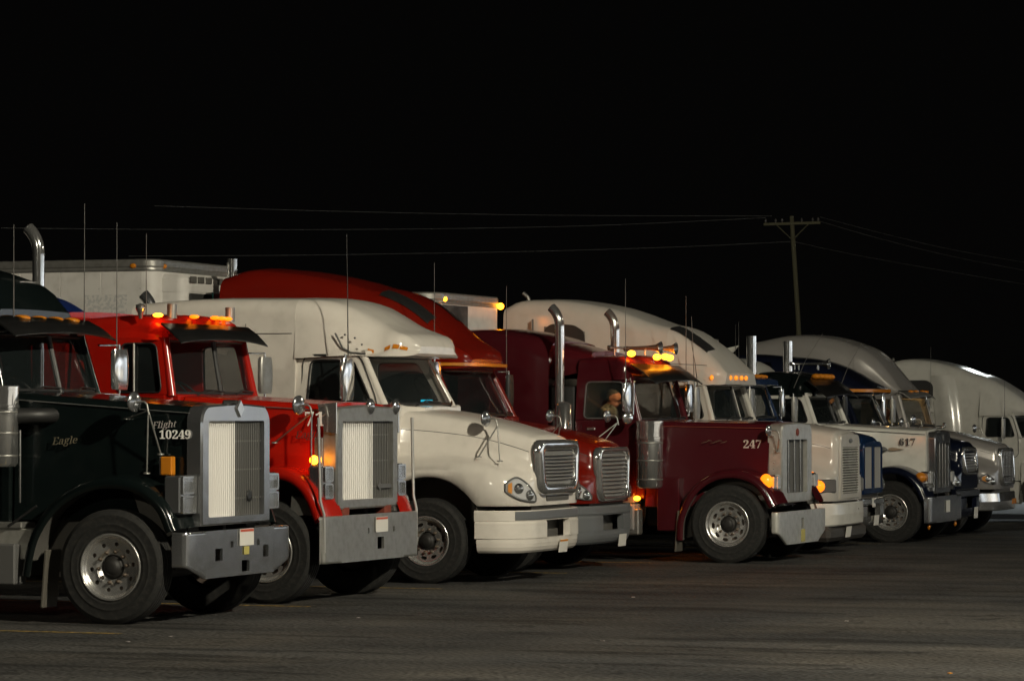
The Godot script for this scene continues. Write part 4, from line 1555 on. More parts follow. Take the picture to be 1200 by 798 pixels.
func _ready() -> void:
	# ---- camera: long lens, eye at two metres, tipped up a little
	var cam := Camera3D.new()
	cam.fov = rad_to_deg(2.0 * atan(399.0 / 3950.0))
	cam.position = Vector3(0, 2.0, 0)
	cam.rotation.x = atan(87.0 / 3950.0)
	cam.near = 0.5
	cam.far = 900.0
	add_child(cam)
	cam.current = true
	# ---- night sky
	var env := Environment.new()
	var sky := Sky.new()
	var sm := ProceduralSkyMaterial.new()
	sm.sky_top_color = lin(0.0010, 0.0010, 0.0010)
	sm.sky_horizon_color = lin(0.0015, 0.0014, 0.0013)
	sm.ground_bottom_color = lin(0.001, 0.001, 0.001)
	sm.ground_horizon_color = lin(0.0013, 0.0012, 0.0011)
	sky.sky_material = sm
	env.background_mode = Environment.BG_SKY
	env.sky = sky
	env.tonemap_mode = Environment.TONE_MAPPER_LINEAR
	env.tonemap_exposure = 1.0
	env.sdfgi_enabled = true
	env.ssao_enabled = true
	env.ssil_enabled = true
	var we := WorldEnvironment.new()
	we.environment = env
	add_child(we)
	font_bold = SystemFont.new()
	font_bold.font_names = PackedStringArray(["Droid Serif"])
	font_bold.font_weight = 700
	font_script = SystemFont.new()
	font_script.font_names = PackedStringArray(["Droid Serif"])
	font_script.font_italic = true
	materials()
	# ---- the lot's lamps and an added fill lamp (all outside the frame)
	var warm := Color(1.0, 0.965, 0.87)
	lot_lamp("tall lamp post on the open lot facing the truck fronts", Vector3(14, 0, -16), Vector3(1, 1, -42), 1300.0, warm, 15.0)
	lot_lamp("tall fill lamp post added to brighten the truck sides", Vector3(-12, 0, 6), Vector3(0, 1, -42), 300.0, warm, 12.0)  # unseen lamp added as fill on the truck sides
	lot_lamp("tall lamp post ahead of the far truck noses", Vector3(27, 0, -50), Vector3(7, 1, -55), 70.0, warm, 12.0)
	lot_lamp("distant lamp post beyond the end of the truck row", Vector3(17.4, ground_y(84), -108), Vector3(17.0, 0, -107.0), 170.0, Color(0.95, 1.0, 1.0), 10.6)
	added_shop()
	# ---- ground
	var g := struct(sheet(-260, 260, [-120, 0, 46, 84, 420], 0.0, 22.0), "ground", asphalt())
	g.mesh.surface_get_format(0)
	var yl := mat("line_paint", Color.WHITE, 0.8)
	yl.albedo_texture = noise_tex(41, 0.03, 5, [[0.0, 0.45, 0.62, 1.0], [lin(0.05, 0.042, 0.028), lin(0.18, 0.12, 0.03), lin(0.36, 0.23, 0.035), lin(0.42, 0.27, 0.04)]])
	yl.uv1_triplanar = true
	yl.uv1_world_triplanar = true
	yl.uv1_scale = Vector3(0.7, 0.7, 0.7)
	for q in [[27.73, -13.9], [32.3, -14.0], [36.1, -14.0], [40.2, -13.9], [43.4, -13.8], [46.6, -13.6], [50.2, -13.4], [54.0, -13.2]]:
		struct(sheet(-32.0, q[1], [q[0] - 0.05, q[0] + 0.05], 0.004, 1.0), "parking_line", yl)
	struct(sheet(-60, 60, [80.0, 84.0, 96.0], 0.11, 6.0), "pavement", M.concrete)
	var ks := S()
	for i in 40:
		box(ks, spot(79.9, -60.0 + 3.0 * i + 1.5) + Vector3(0, 0.055, 0), Vector3(2.98, 0.13, 0.16), Basis(Vector3.UP, deg_to_rad(-YAW)), 0.02)
	struct(ks, "kerb", M.concrete)
	for q in [[992, 728], [1113, 789], [200, 746], [742, 700], [1145, 645], [420, 724], [706, 751], [150, 752]]:
		var z: float = 3950.0 * 2.0 / (q[1] - 486.0)
		var st := S()
		box(st, Vector3.ZERO, Vector3(0.04, 0.004, 0.025), Basis(Vector3.RIGHT, 0.1), 0.002)
		var o := fin(st, "paper_scrap", M.letter_grey if q[0] != 1113 else M.amber_plain)
		o.position = Vector3((q[0] - 600.0) / 3950.0 * z, 0.006 + (0.0 if z < 48 else ground_y(z + 1.0)), -z)
		o.rotation.y = q[0]
		tag(o, "small pale scrap of litter lying on the asphalt" if q[0] != 1113 else "small orange scrap of litter lying on the asphalt", "litter", "scraps on the asphalt" if q[0] != 1113 else "")
	wheel_round = make_wheel(0.019, 0.022, 10)
	wheel_slot = make_wheel(0.021, 0.042, 10)
	truck_1()
	truck_2()
	truck_3()
	truck_4()
	truck_5()
	truck_6()
	truck_7()
	truck_8()
	truck_9()
	truck_10()
	truck_11()
	trailers()
	utility_pole()
	wheel_round.free()
	wheel_slot.free()

func added_shop() -> void:
	# unseen shop added across the lot: its glowing front gives polished parts a reflection
	var t := thing("unseen_shop", "long unseen shop added with glowing windows for chrome reflections", "building", Vector3(46, 0, -34), 0.0)
	for i in 32: fin(bx(0.0, 0.15, 0.0, 7.2, -64.0 + i * 4.0, -60.02 + i * 4.0, 0.01), "wall_panel", M.cladding, t)
	fin(bx(-0.5, 14.0, 7.2, 7.7, -64.4, 64.4), "roof_edge", M.trim_grey, t)
	for i in 24: fin(bx(-0.06, 0.0, 0.9, 3.3, -46.0 + i * 4.0, -42.6 + i * 4.0), "added_glow_window", M.added_window_glow, t)  # glowing panes added for the lower chrome to mirror
	for i in 12: fin(bx(-0.35, 0.0, 4.3, 5.7, -46.0 + i * 8.0, -38.4 + i * 8.0, 0.03), "added_glow_band", M.added_band_glow, t)  # glowing band added for the stacks to mirror
	lot_lamp("unseen floodlight post added to brighten the shop wall at its windows", Vector3(37, 0, -62), Vector3(46, 3, -62), 260.0, Color(0.92, 0.96, 1.0), 8.0, 58.0)  # added lamp: brightens the wall that the chrome mirrors
	lot_lamp("unseen floodlight post added to brighten the blank end wall of the shop", Vector3(37, 0, -92), Vector3(46, 3, -92), 260.0, Color(0.92, 0.96, 1.0), 8.0, 58.0)  # second added lamp, aimed at the mirrored wall only

func roof_lights(t: Node3D, x: float, y: float, zs: Array, m: Material, bul := 0.0, e := 0.0) -> void:
	for z in zs: amber(t, Vector3(x - bul * z * z, y, z), Vector3(0.085, 0.035, 0.06), m, "marker_light", e)

# near-black truck with number 10249
func truck_1() -> void:
	var t := truck("near-black green truck numbered 10249 with chrome bumper and half-white grille", Vector3(-3.43, 0, -33.3), 20)
	var fp := [Vector2(-0.93, 0.45), Vector2(-0.84, 0.82), Vector2(-0.62, 1.13), Vector2(-0.3, 1.32), Vector2(0.02, 1.37), Vector2(0.32, 1.31), Vector2(0.55, 1.13), Vector2(0.66, 0.9)]
	var P := {"paint": M.green_black, "back": -2.75, "wsb": -1.28, "wst": -1.42, "belt": 2.23, "ytop": 2.80, "roof_y": 2.98, "hw": 1.04, "bulge": 0.12, "vee": true, "hood_x": 0.64, "hood_y": 2.08, "hood_w": 0.79, "hood_wb": 0.96, "fender": fp, "post": M.trim_grey, "win_back": -2.05}
	var hood := classic(t, P)
	wheels(t, wheel_round, 1.04)
	# roof deflector
	roof_hull(t, [[-3.3, 2.94, 3.54, 0.95, 0.9, 0.3, 0.04], [-2.4, 2.94, 3.50, 0.93, 0.88, 0.3, 0.04], [-1.9, 2.94, 3.40, 0.9, 0.85, 0.25, 0.04], [-1.6, 2.94, 3.24, 0.85, 0.8, 0.15, 0.03], [-1.44, 2.94, 3.04, 0.78, 0.75, 0.04, 0.01]], M.green_black, "roof_deflector")
	visor(t, -1.42, 2.97, -1.10, 2.82, 1.08, 0.14, M.visor_black)
	for z in [0.45, 0.1, -0.25, -0.6]:
		amber(t, Vector3(-1.36, 2.955, z), Vector3(0.1, 0.035, 0.085), M.amber_off)
	stack(t, -1.97, -1.05, 1.0, 4.02, 0.064, "elbow", M.chrome)
	stack(t, -2.3, 1.1, 1.0, 4.02, 0.064, "elbow", M.chrome)
	var o := radiator(t, 0.62, 0.78, 0.80, 0.93, 2.09, 0.65, 1.01, 1.94, M.chrome_worn, 0.17)
	fin(bx(0.66, 0.68, 1.0, 1.95, -0.05, 0.64), "winter_cover", M.cloth_white, o)
	fin(bx(0.66, 0.675, 1.0, 1.95, -0.64, -0.052), "radiator_core", M.mesh_grey, o)
	bars(o, 0.735, 15, -0.05, 0.63, 1.0, 1.95, 0.016, M.cloth_white)
	bars(o, 0.735, 13, -0.63, -0.05, 1.0, 1.95, 0.014, M.bar_dull)
	for y in [1.18, 1.46, 1.74]: fin(bx(0.715, 0.728, y - 0.008, y + 0.008, -0.63, -0.05), "cross_bar", M.bar_metal, o)
	# badge on top of the shell
	var st := S()
	box(st, Vector3(0.785, 2.06, -0.05), Vector3(0.03, 0.13, 0.13), Basis(Vector3.RIGHT, PI / 4), 0.01)
	fin(st, "badge", M.chrome, o)
	st = S()
	box(st, Vector3(0.73, 2.12, 0.04), Vector3(0.14, 0.05, 0.22), Basis(Vector3.UP, 0.3), 0.02)
	fin(st, "hood_latch", M.plastic_black, o)
	st = S()
	ell(st, Vector3(0.75, 1.2, -0.36), Vector3(0.012, 0.06, 0.07), 10)
	fin(st, "emblem", M.plastic_black, o)
	for s in [1.0, -1.0]: stacked_lamps(t, 0.71, 1.05, 1.42, 0.80 * s, 1.13 * s)
	flat_bumper(t, 0.82, 1.21, 0.43, 0.885, 0.16, 0.12, M.chrome_worn, [[0.5, 0.65, 0.17, 0.12], [-0.6, 0.65, 0.13, 0.12], [-0.12, 0.52, 0.18, 0.11], [0.2, 0.74, 0.07, 0.06], [-0.42, 0.74, 0.07, 0.06]])
	plate(t, Vector3(0.834, 0.80, -0.12), 0.33, 0.165, M.plate_red)
	fin(bx(0.828, 0.832, 0.63, 0.71, -0.18, -0.06, 0.002), "sticker", M.plate_yellow, t)
	var bs := Basis()
	words("10249", 0.084, M.cloth_white, hood, Vector3(0.505, 1.81, 0.828), Basis(Vector3.UP, 0.07))
	words("Flight", 0.062, M.letter_grey, hood, Vector3(0.40, 1.905, 0.836), Basis(Vector3.UP, 0.07), font_script)
	words("Eagle", 0.07, M.gold_letter, hood, Vector3(-0.62, 1.75, 0.932), Basis(Vector3.UP, 0.1), font_script)
	hood_mirror(t, Vector3(0.17, 2.12, 1.02), [Vector3(0.29, 1.44, 1.0), Vector3(0.0, 1.96, 0.85), Vector3(0.37, 1.62, 0.86)], 0.10)
	fin(bx(0.40, 0.52, 1.42, 1.60, 0.84, 0.93, 0.01), "turn_signal", M.amber_off, t)
	fin(bx(0.38, 0.40, 1.42, 1.60, 0.85, 0.92, 0.005), "signal_base", M.chrome, t)
	mirror(t, -1.22, 2.47, -1.40, 0.42, 0.34, 1.05, M.chrome)
	mirror(t, -1.3, 2.5, 1.45, 0.42, 0.22, 1.05, M.chrome)
	air_cleaner(t, -1.13, 1.24, 1.5, 2.28, 0.15)
	rod([Vector3(-1.02, 1.99, 1.16), Vector3(-0.90, 1.99, 1.10), Vector3(-0.82, 1.99, 1.02), Vector3(-0.78, 1.99, 0.85)], 0.075, "intake_pipe", M.plastic_black, t, 12)
	rod([Vector3(-1.02, 1.85, 1.1), Vector3(-1.02, 1.15, 1.1)], 0.012, "grab_rail", M.chrome, t, 6)
	rod([Vector3(-0.82, 1.12, 1.13), Vector3(-1.12, 0.92, 1.15)], 0.014, "hood_latch_rod", M.plastic_black, t, 5)
	fin(bx(-1.75, -1.0, 0.36, 0.755, 1.0, 1.24, 0.015), "tool_box", M.trim_grey, t)
	fin(bx(-1.35, -0.88, 0.60, 0.90, 0.85, 1.12, 0.012), "step_box", M.alu_bright, t)
	fin(bx(-1.6, -0.98, 0.90, 0.96, 0.85, 1.14, 0.01), "step_tread", M.aluminium, t)
	antenna(t, -1.36, 2.95, -0.9, 4.17)
	antenna(t, -1.22, 2.45, -1.36, 4.0)
	antenna(t, -1.15, 2.95, 1.0, 3.85)

# red truck with number 71
func truck_2() -> void:
	var t := truck("bright red truck numbered 71 with flat steel bumper and lit amber roof lamps", Vector3(-2.17, 0, -36.76), 22)
	var fp := [Vector2(-0.86, 0.45), Vector2(-0.78, 0.82), Vector2(-0.58, 1.13), Vector2(-0.28, 1.34), Vector2(0.02, 1.40), Vector2(0.3, 1.36), Vector2(0.52, 1.18), Vector2(0.66, 0.88)]
	var P := {"paint": M.red, "back": -2.45, "wsb": -1.22, "wst": -1.33, "belt": 2.22, "ytop": 2.82, "roof_y": 3.07, "hw": 1.03, "bulge": 0.1, "vee": true, "hood_x": 0.52, "hood_y": 2.11, "hood_w": 0.79, "hood_wb": 0.95, "fender": fp, "split": -1.66, "win_back": -1.86, "hood_trim": M.trim_grey, "post": M.plastic_black}
	var hood := classic(t, P)
	wheels(t, wheel_slot, 1.04)
	# flat-topped sleeper
	roof_hull(t, [[-4.2, 1.0, 3.14, 1.08, 1.02, 0.12, 0.02], [-2.5, 1.0, 3.12, 1.08, 1.02, 0.12, 0.02]], M.red, "sleeper")
	roof_hull(t, [[-4.1, 3.1, 3.42, 0.7, 0.62, 0.25, 0.04], [-3.6, 3.1, 3.38, 0.7, 0.62, 0.22, 0.04], [-3.3, 3.1, 3.28, 0.68, 0.6, 0.14, 0.03], [-3.08, 3.1, 3.14, 0.64, 0.6, 0.02, 0.01]], M.deflector_blue, "roof_deflector")
	visor(t, -1.33, 2.99, -1.08, 2.83, 1.05, 0.12, M.visor_black)
	var e := 0.022
	for q in [[0.97, M.amber_hot], [0.28, M.amber_lit], [-0.2, M.amber_lit], [-0.42, M.amber_lit], [-0.6, M.amber_lit]]:
		amber(t, Vector3(-1.28 - 0.12 * absf(q[0]), 3.075, q[0]), Vector3(0.06, 0.024, 0.042), q[1], "marker_light", e)
	for z in [0.6, -0.8]:
		var st := S()
		lathe(st, [Vector2(0.0, 0), Vector2(0.055, 0.0), Vector2(0.055, 0.0), Vector2(0.055, 0.16), Vector2(0.055, 0.16), Vector2(0.0, 0.165)], Vector3(-1.42, 3.05, z), Vector3.UP, 16)
		fin(st, "roof_cylinder", M.aluminium, t)
	var st := S()
	lathe(st, [Vector2(0.02, 0), Vector2(0.03, 0.06), Vector2(0.055, 0.11), Vector2(0.05, 0.15), Vector2(0, 0.17)], Vector3(-1.62, 3.04, 0.95), Vector3.UP, 12)
	fin(st, "spot_lamp", M.chrome, t)
	var o := radiator(t, 0.5, 0.66, 0.80, 0.99, 2.08, 0.66, 1.09, 1.93, M.aluminium, 0.12)
	fin(bx(0.53, 0.55, 1.08, 1.94, -0.22, 0.67), "winter_cover", M.cloth_white, o)
	fin(bx(0.53, 0.545, 1.08, 1.94, -0.67, -0.222), "radiator_core", M.mesh_grey, o)
	bars(o, 0.615, 17, -0.22, 0.66, 1.08, 1.94, 0.016, M.cloth_white)
	bars(o, 0.615, 10, -0.66, -0.22, 1.08, 1.94, 0.014, M.bar_dull)
	for y in [1.22, 1.5, 1.78]: fin(bx(0.595, 0.607, y - 0.008, y + 0.008, -0.66, -0.22), "cross_bar", M.bar_metal, o)
	st = S()
	box(st, Vector3(0.64, 1.22, -0.5), Vector3(0.015, 0.05, 0.3), Basis(), 0.004)
	box(st, Vector3(0.64, 1.22, -0.34), Vector3(0.014, 0.07, 0.07), Basis(Vector3.RIGHT, PI / 4), 0.004)
	fin(st, "arrow_badge", M.trim_grey, o)
	# chrome cheek beside the shell and cap pieces on top of it
	for s in [1.0, -1.0]:
		st = S()
		holed(st, PackedVector2Array([Vector2(0.44, 2.11), Vector2(0.66, 2.13), Vector2(0.66, 1.80), Vector2(0.52, 1.82)]), [], 0.805, 0.825, func(p: Vector2, q: float) -> Vector3: return Vector3(p.x, p.y, q * s))
		fin(st, "cheek_plate", M.chrome, o)
		fin(bx(0.40, 0.5, 1.08, 1.76, 0.80 * s, 0.83 * s, 0.01), "side_trim", M.chrome, o)
	for z in [-0.05, -0.72]:
		st = S()
		ell(st, Vector3(0.66, 2.09, z), Vector3(0.05, 0.09, 0.075), 12)
		fin(st, "shell_cap", M.chrome_worn, o)
	for s in [1.0, -1.0]:
		stacked_lamps(t, 0.62, 1.10, 1.46, 0.84 * s, 1.06 * s)
		st = S()
		holed(st, PackedVector2Array([Vector2(0.28, 0.94), Vector2(0.66, 0.94), Vector2(0.62, 1.1), Vector2(0.3, 1.14)]), [], 0.70, 1.16, func(p: Vector2, q: float) -> Vector3: return Vector3(p.x, p.y, q * s))
		fin(st, "lamp_bracket", M.aluminium, t)
		# width poles on the bumper ends
		rod([Vector3(0.70, 0.55, 1.2 * s), Vector3(0.70, 0.95, 1.21 * s), Vector3(0.66, 1.1, 1.22 * s), Vector3(0.64, 1.97, 1.22 * s)], 0.016, "width_pole", M.bar_metal, t, 8)
	for z in [0.55, -0.55]: fin(bx(0.52, 0.66, 0.9, 1.03, z - 0.08, z + 0.08, 0.02), "tow_eye", M.rust_red, t)
	flat_bumper(t, 0.72, 1.23, 0.43, 0.93, 0.05, 0.0, M.aluminium, [[-0.2, 0.61, 0.17, 0.13], [0.12, 0.75, 0.04, 0.06], [-0.55, 0.75, 0.04, 0.06]])
	plate(t, Vector3(0.734, 0.81, -0.2), 0.32, 0.165, M.plate_red)
	words("71", 0.15, M.cloth_white, hood, Vector3(0.41, 1.955, 0.83), Basis(Vector3.UP, 0.07) * Basis(Vector3.BACK, 0.0))
	words("Eagle", 0.075, M.letter_dark, hood, Vector3(0.33, 1.79, 0.832), Basis(Vector3.UP, 0.07), font_script)
	hood_mirror(t, Vector3(0.32, 2.10, 1.02), [Vector3(0.46, 1.42, 1.02), Vector3(-0.05, 1.70, 0.86)], 0.105)
	amber(t, Vector3(0.47, 1.52, 0.97), Vector3(0.05, 0.05, 0.05), M.amber_hot, "side_marker", 0.035)
	mirror(t, -1.3, 2.45, -1.42, 0.42, 0.3, 1.05, M.aluminium)
	antenna(t, -1.9, 3.05, 0.3, 4.0)

# white rounded truck
func truck_3() -> void:
	var t := truck("plain white rounded truck with swept roof and wide chrome-framed grille", Vector3(-0.62, 0, -41.09), 20)
	var P := {"paint": M.white, "back": -1.72, "wsb": -0.56, "wst": -0.86, "belt": 2.12, "sill": 2.13, "ytop": 2.70, "win_top": 2.655, "win_back": -1.55, "hw": 1.16, "tumble": 0.1, "bulge": 0.27, "nose": 1.22, "nose_y": 1.70, "nose_w": 0.72, "bumper": [0.36, 0.87], "door_line": true, "pillar": 0.14, "skirt": M.white, "bumper_out": 0.02}
	var A := aero(t, P)
	wheels(t, wheel_slot, 0.96)
	roof_hull(t, [[-3.9, 0.95, 3.36, 1.17, 1.15, 0.16, 0.04], [-3.2, 0.95, 3.40, 1.17, 1.15, 0.16, 0.04], [-1.71, 0.95, 3.40, 1.17, 1.14, 0.22, 0.04]], M.white, "sleeper")
	var St := [[-1.71, 2.68, 3.40, 1.165, 1.135, 0.22, 0.04], [-1.3, 2.70, 3.36, 1.14, 1.08, 0.32, 0.04], [-0.98, 2.71, 3.22, 1.11, 1.0, 0.40, 0.04], [-0.72, 2.70, 3.08, 1.06, 0.92, 0.34, 0.03], [-0.52, 2.70, 2.99, 0.99, 0.88, 0.16, 0.02], [-0.40, 2.70, 2.94, 0.90, 0.80, 0.14, 0.02], [-0.34, 2.71, 2.88, 0.78, 0.68, 0.1, 0.02], [-0.31, 2.74, 2.82, 0.64, 0.56, 0.04, 0.01]]
	roof_hull(t, St, M.white, "roof_fairing")
	for q in [[-0.80, 0.045], [-0.60, 0.055], [-0.50, 0.06], [-0.42, 0.07]]:
		var st := S()
		hull_patch(st, St, q[0] - 0.035, q[0] + 0.035, 0.10, 0.15, 0.012, 3)
		fin(st, "marker_light", M.amber_off, t)
	nose_grille(t, 1.275, 0.74, 1.05, 1.70, 0.16, M.chrome, 8, 0.018, 0.0, M.bar_metal)
	stack(t, -4.72, -1.1, 1.0, 3.64, 0.075, "elbow", M.chrome_worn)
	fin(bx(1.222, 1.235, 0.97, 1.03, -0.45, 0.35, 0.005), "lower_intake", M.dark, t)
	wrap_lamp(t, P, A, 0.55, 1.5, 0.98, 1.26, M.amber_plain, 0.16)
	plate(t, Vector3(1.27, 0.42, -0.15), 0.31, 0.16, M.amber_plain, -0.12)
	hood_mirror(t, Vector3(0.66, 1.95, 0.90), [Vector3(0.60, 1.50, 0.99), Vector3(0.86, 1.45, 0.97)], 0.095)
	mirror(t, -0.92, 2.42, 1.44, 0.5, 0.34, 1.16, M.chrome, true)
	mirror(t, -0.92, 2.42, -1.44, 0.5, 0.34, 1.16, M.chrome, true)
	antenna(t, -0.90, 2.7, 1.42, 4.15, 0.02, M.whip_dark, 0.006)
	var st: SurfaceTool
	# seams on the sleeper side
	for x in [-2.35, -3.3]: fin(bx(x - 0.004, x + 0.004, 1.0, 3.1, 1.168, 1.174, 0.001), "panel_seam", M.trim_grey, t)
	rod([Vector3(-3.85, 2.98, 1.157), Vector3(-1.75, 2.98, 1.15)], 0.005, "panel_seam", M.trim_grey, t, 4)
	fin(bx(-1.5, -1.3, 2.70, 2.73, 1.135, 1.15, 0.004), "door_vent", M.plastic_black, t)
	fin(bx(-0.62, -0.52, 2.16, 2.185, -0.38, -0.22, 0.004), "dash_display", M.cyan_lit, t)
	rod([Vector3(-1.19, 2.98, 1.13), Vector3(-1.1, 2.80, 1.115), Vector3(-1.0, 2.745, 1.10), Vector3(-0.82, 2.73, 1.07)], 0.012, "fairing_trim", M.trim_grey, t, 6)
	for q in [[-1.08, 2.96], [-0.95, 2.92], [-0.86, 2.84]]:
		st = S()
		ell(st, Vector3(q[0], q[1], 1.09), Vector3(0.014, 0.014, 0.02), 8)
		fin(st, "bolt", M.trim_grey, t)

# red rounded truck with a tall roof
func truck_4() -> void:
	var t := truck("orange-red rounded truck with a tall sloping roof and grey plastic bumper", spot(41.7, -14.85), 20)
	var P := {"paint": M.red_orange, "back": -1.95, "wsb": -0.72, "wst": -1.0, "belt": 1.98, "ytop": 2.58, "hw": 1.15, "tumble": 0.1, "bulge": 0.14, "nose": 1.04, "nose_y": 1.60, "nose_w": 0.66, "bumper": [0.33, 0.83], "bumper_mat": M.grey_plastic, "bumper_top": M.grey_plastic, "hood_low": 0.86, "shelf": 1.4, "shelf_nose": 1.15, "fog_mat": M.trim_grey}
	var A := aero(t, P)
	wheels(t, wheel_slot, 0.96)
	var St := [[-4.1, 0.95, 3.82, 1.15, 1.0, 0.22, 0.04], [-3.85, 0.95, 3.91, 1.15, 0.98, 0.28, 0.04], [-3.3, 0.95, 3.90, 1.15, 0.96, 0.3, 0.04], [-2.4, 0.95, 3.75, 1.15, 0.94, 0.32, 0.04], [-1.94, 0.95, 3.63, 1.15, 0.92, 0.34, 0.04]]
	roof_hull(t, St, M.red_orange, "sleeper")
	var Sr := [[-1.94, 2.56, 3.63, 1.14, 0.92, 0.34, 0.04], [-1.5, 2.57, 3.44, 1.12, 0.88, 0.36, 0.04], [-1.15, 2.58, 3.16, 1.08, 0.84, 0.36, 0.04], [-0.98, 2.60, 3.0, 1.05, 0.82, 0.26, 0.04], [-0.84, 2.60, 2.89, 1.0, 0.86, 0.16, 0.03], [-0.76, 2.60, 2.84, 0.92, 0.8, 0.12, 0.02], [-0.70, 2.61, 2.78, 0.78, 0.66, 0.08, 0.02], [-0.68, 2.63, 2.72, 0.66, 0.56, 0.04, 0.01]]
	roof_hull(t, Sr, M.red_orange, "roof_fairing")
	var st := S()
	hull_patch(st, Sr, -1.9, -1.25, 0.28, 0.40, 0.012, 8)
	fin(st, "skylight", M.plastic_black, t)
	st = S()
	hull_patch(st, Sr, -1.9, -1.25, 0.60, 0.72, 0.012, 8)
	fin(st, "skylight", M.plastic_black, t)
	st = S()
	sweep(st, front_path(-1.1, -1.0, -0.68, 1.05, 0.7), [Vector2(-0.02, 2.635), Vector2(0.006, 2.635), Vector2(0.006, 2.675), Vector2(-0.02, 2.675)])
	fin(st, "marker_strip", M.amber_off, t)
	nose_grille(t, 1.09, 0.64, 0.88, 1.58, 0.09, M.chrome, 10, 0.018, 0.0, M.bar_metal)
	wrap_lamp(t, P, A, 0.6, 1.35, 0.92, 1.12, M.amber_off, 0.2)
	plate(t, Vector3(1.09, 0.36, -0.35), 0.31, 0.16, M.plate_white, -0.1)
	stack(t, -4.15, 0.5, 3.5, 4.09, 0.07, "straight", M.chrome)
	mirror(t, -0.9, 2.32, -1.42, 0.45, 0.2, 1.15, M.plastic_black)
	mirror(t, -0.9, 2.32, 1.42, 0.45, 0.2, 1.15, M.plastic_black)
	hood_mirror(t, Vector3(0.55, 1.98, 0.98), [Vector3(0.62, 1.62, 0.93), Vector3(0.45, 1.62, 0.95)], 0.085)
	hood_mirror(t, Vector3(0.62, 1.98, -1.15), [Vector3(0.62, 1.62, -0.93), Vector3(0.45, 1.62, -0.95)], 0.085)
	antenna(t, -0.9, 2.55, 1.35, 3.95)
	antenna(t, -0.9, 2.55, -1.35, 3.75)

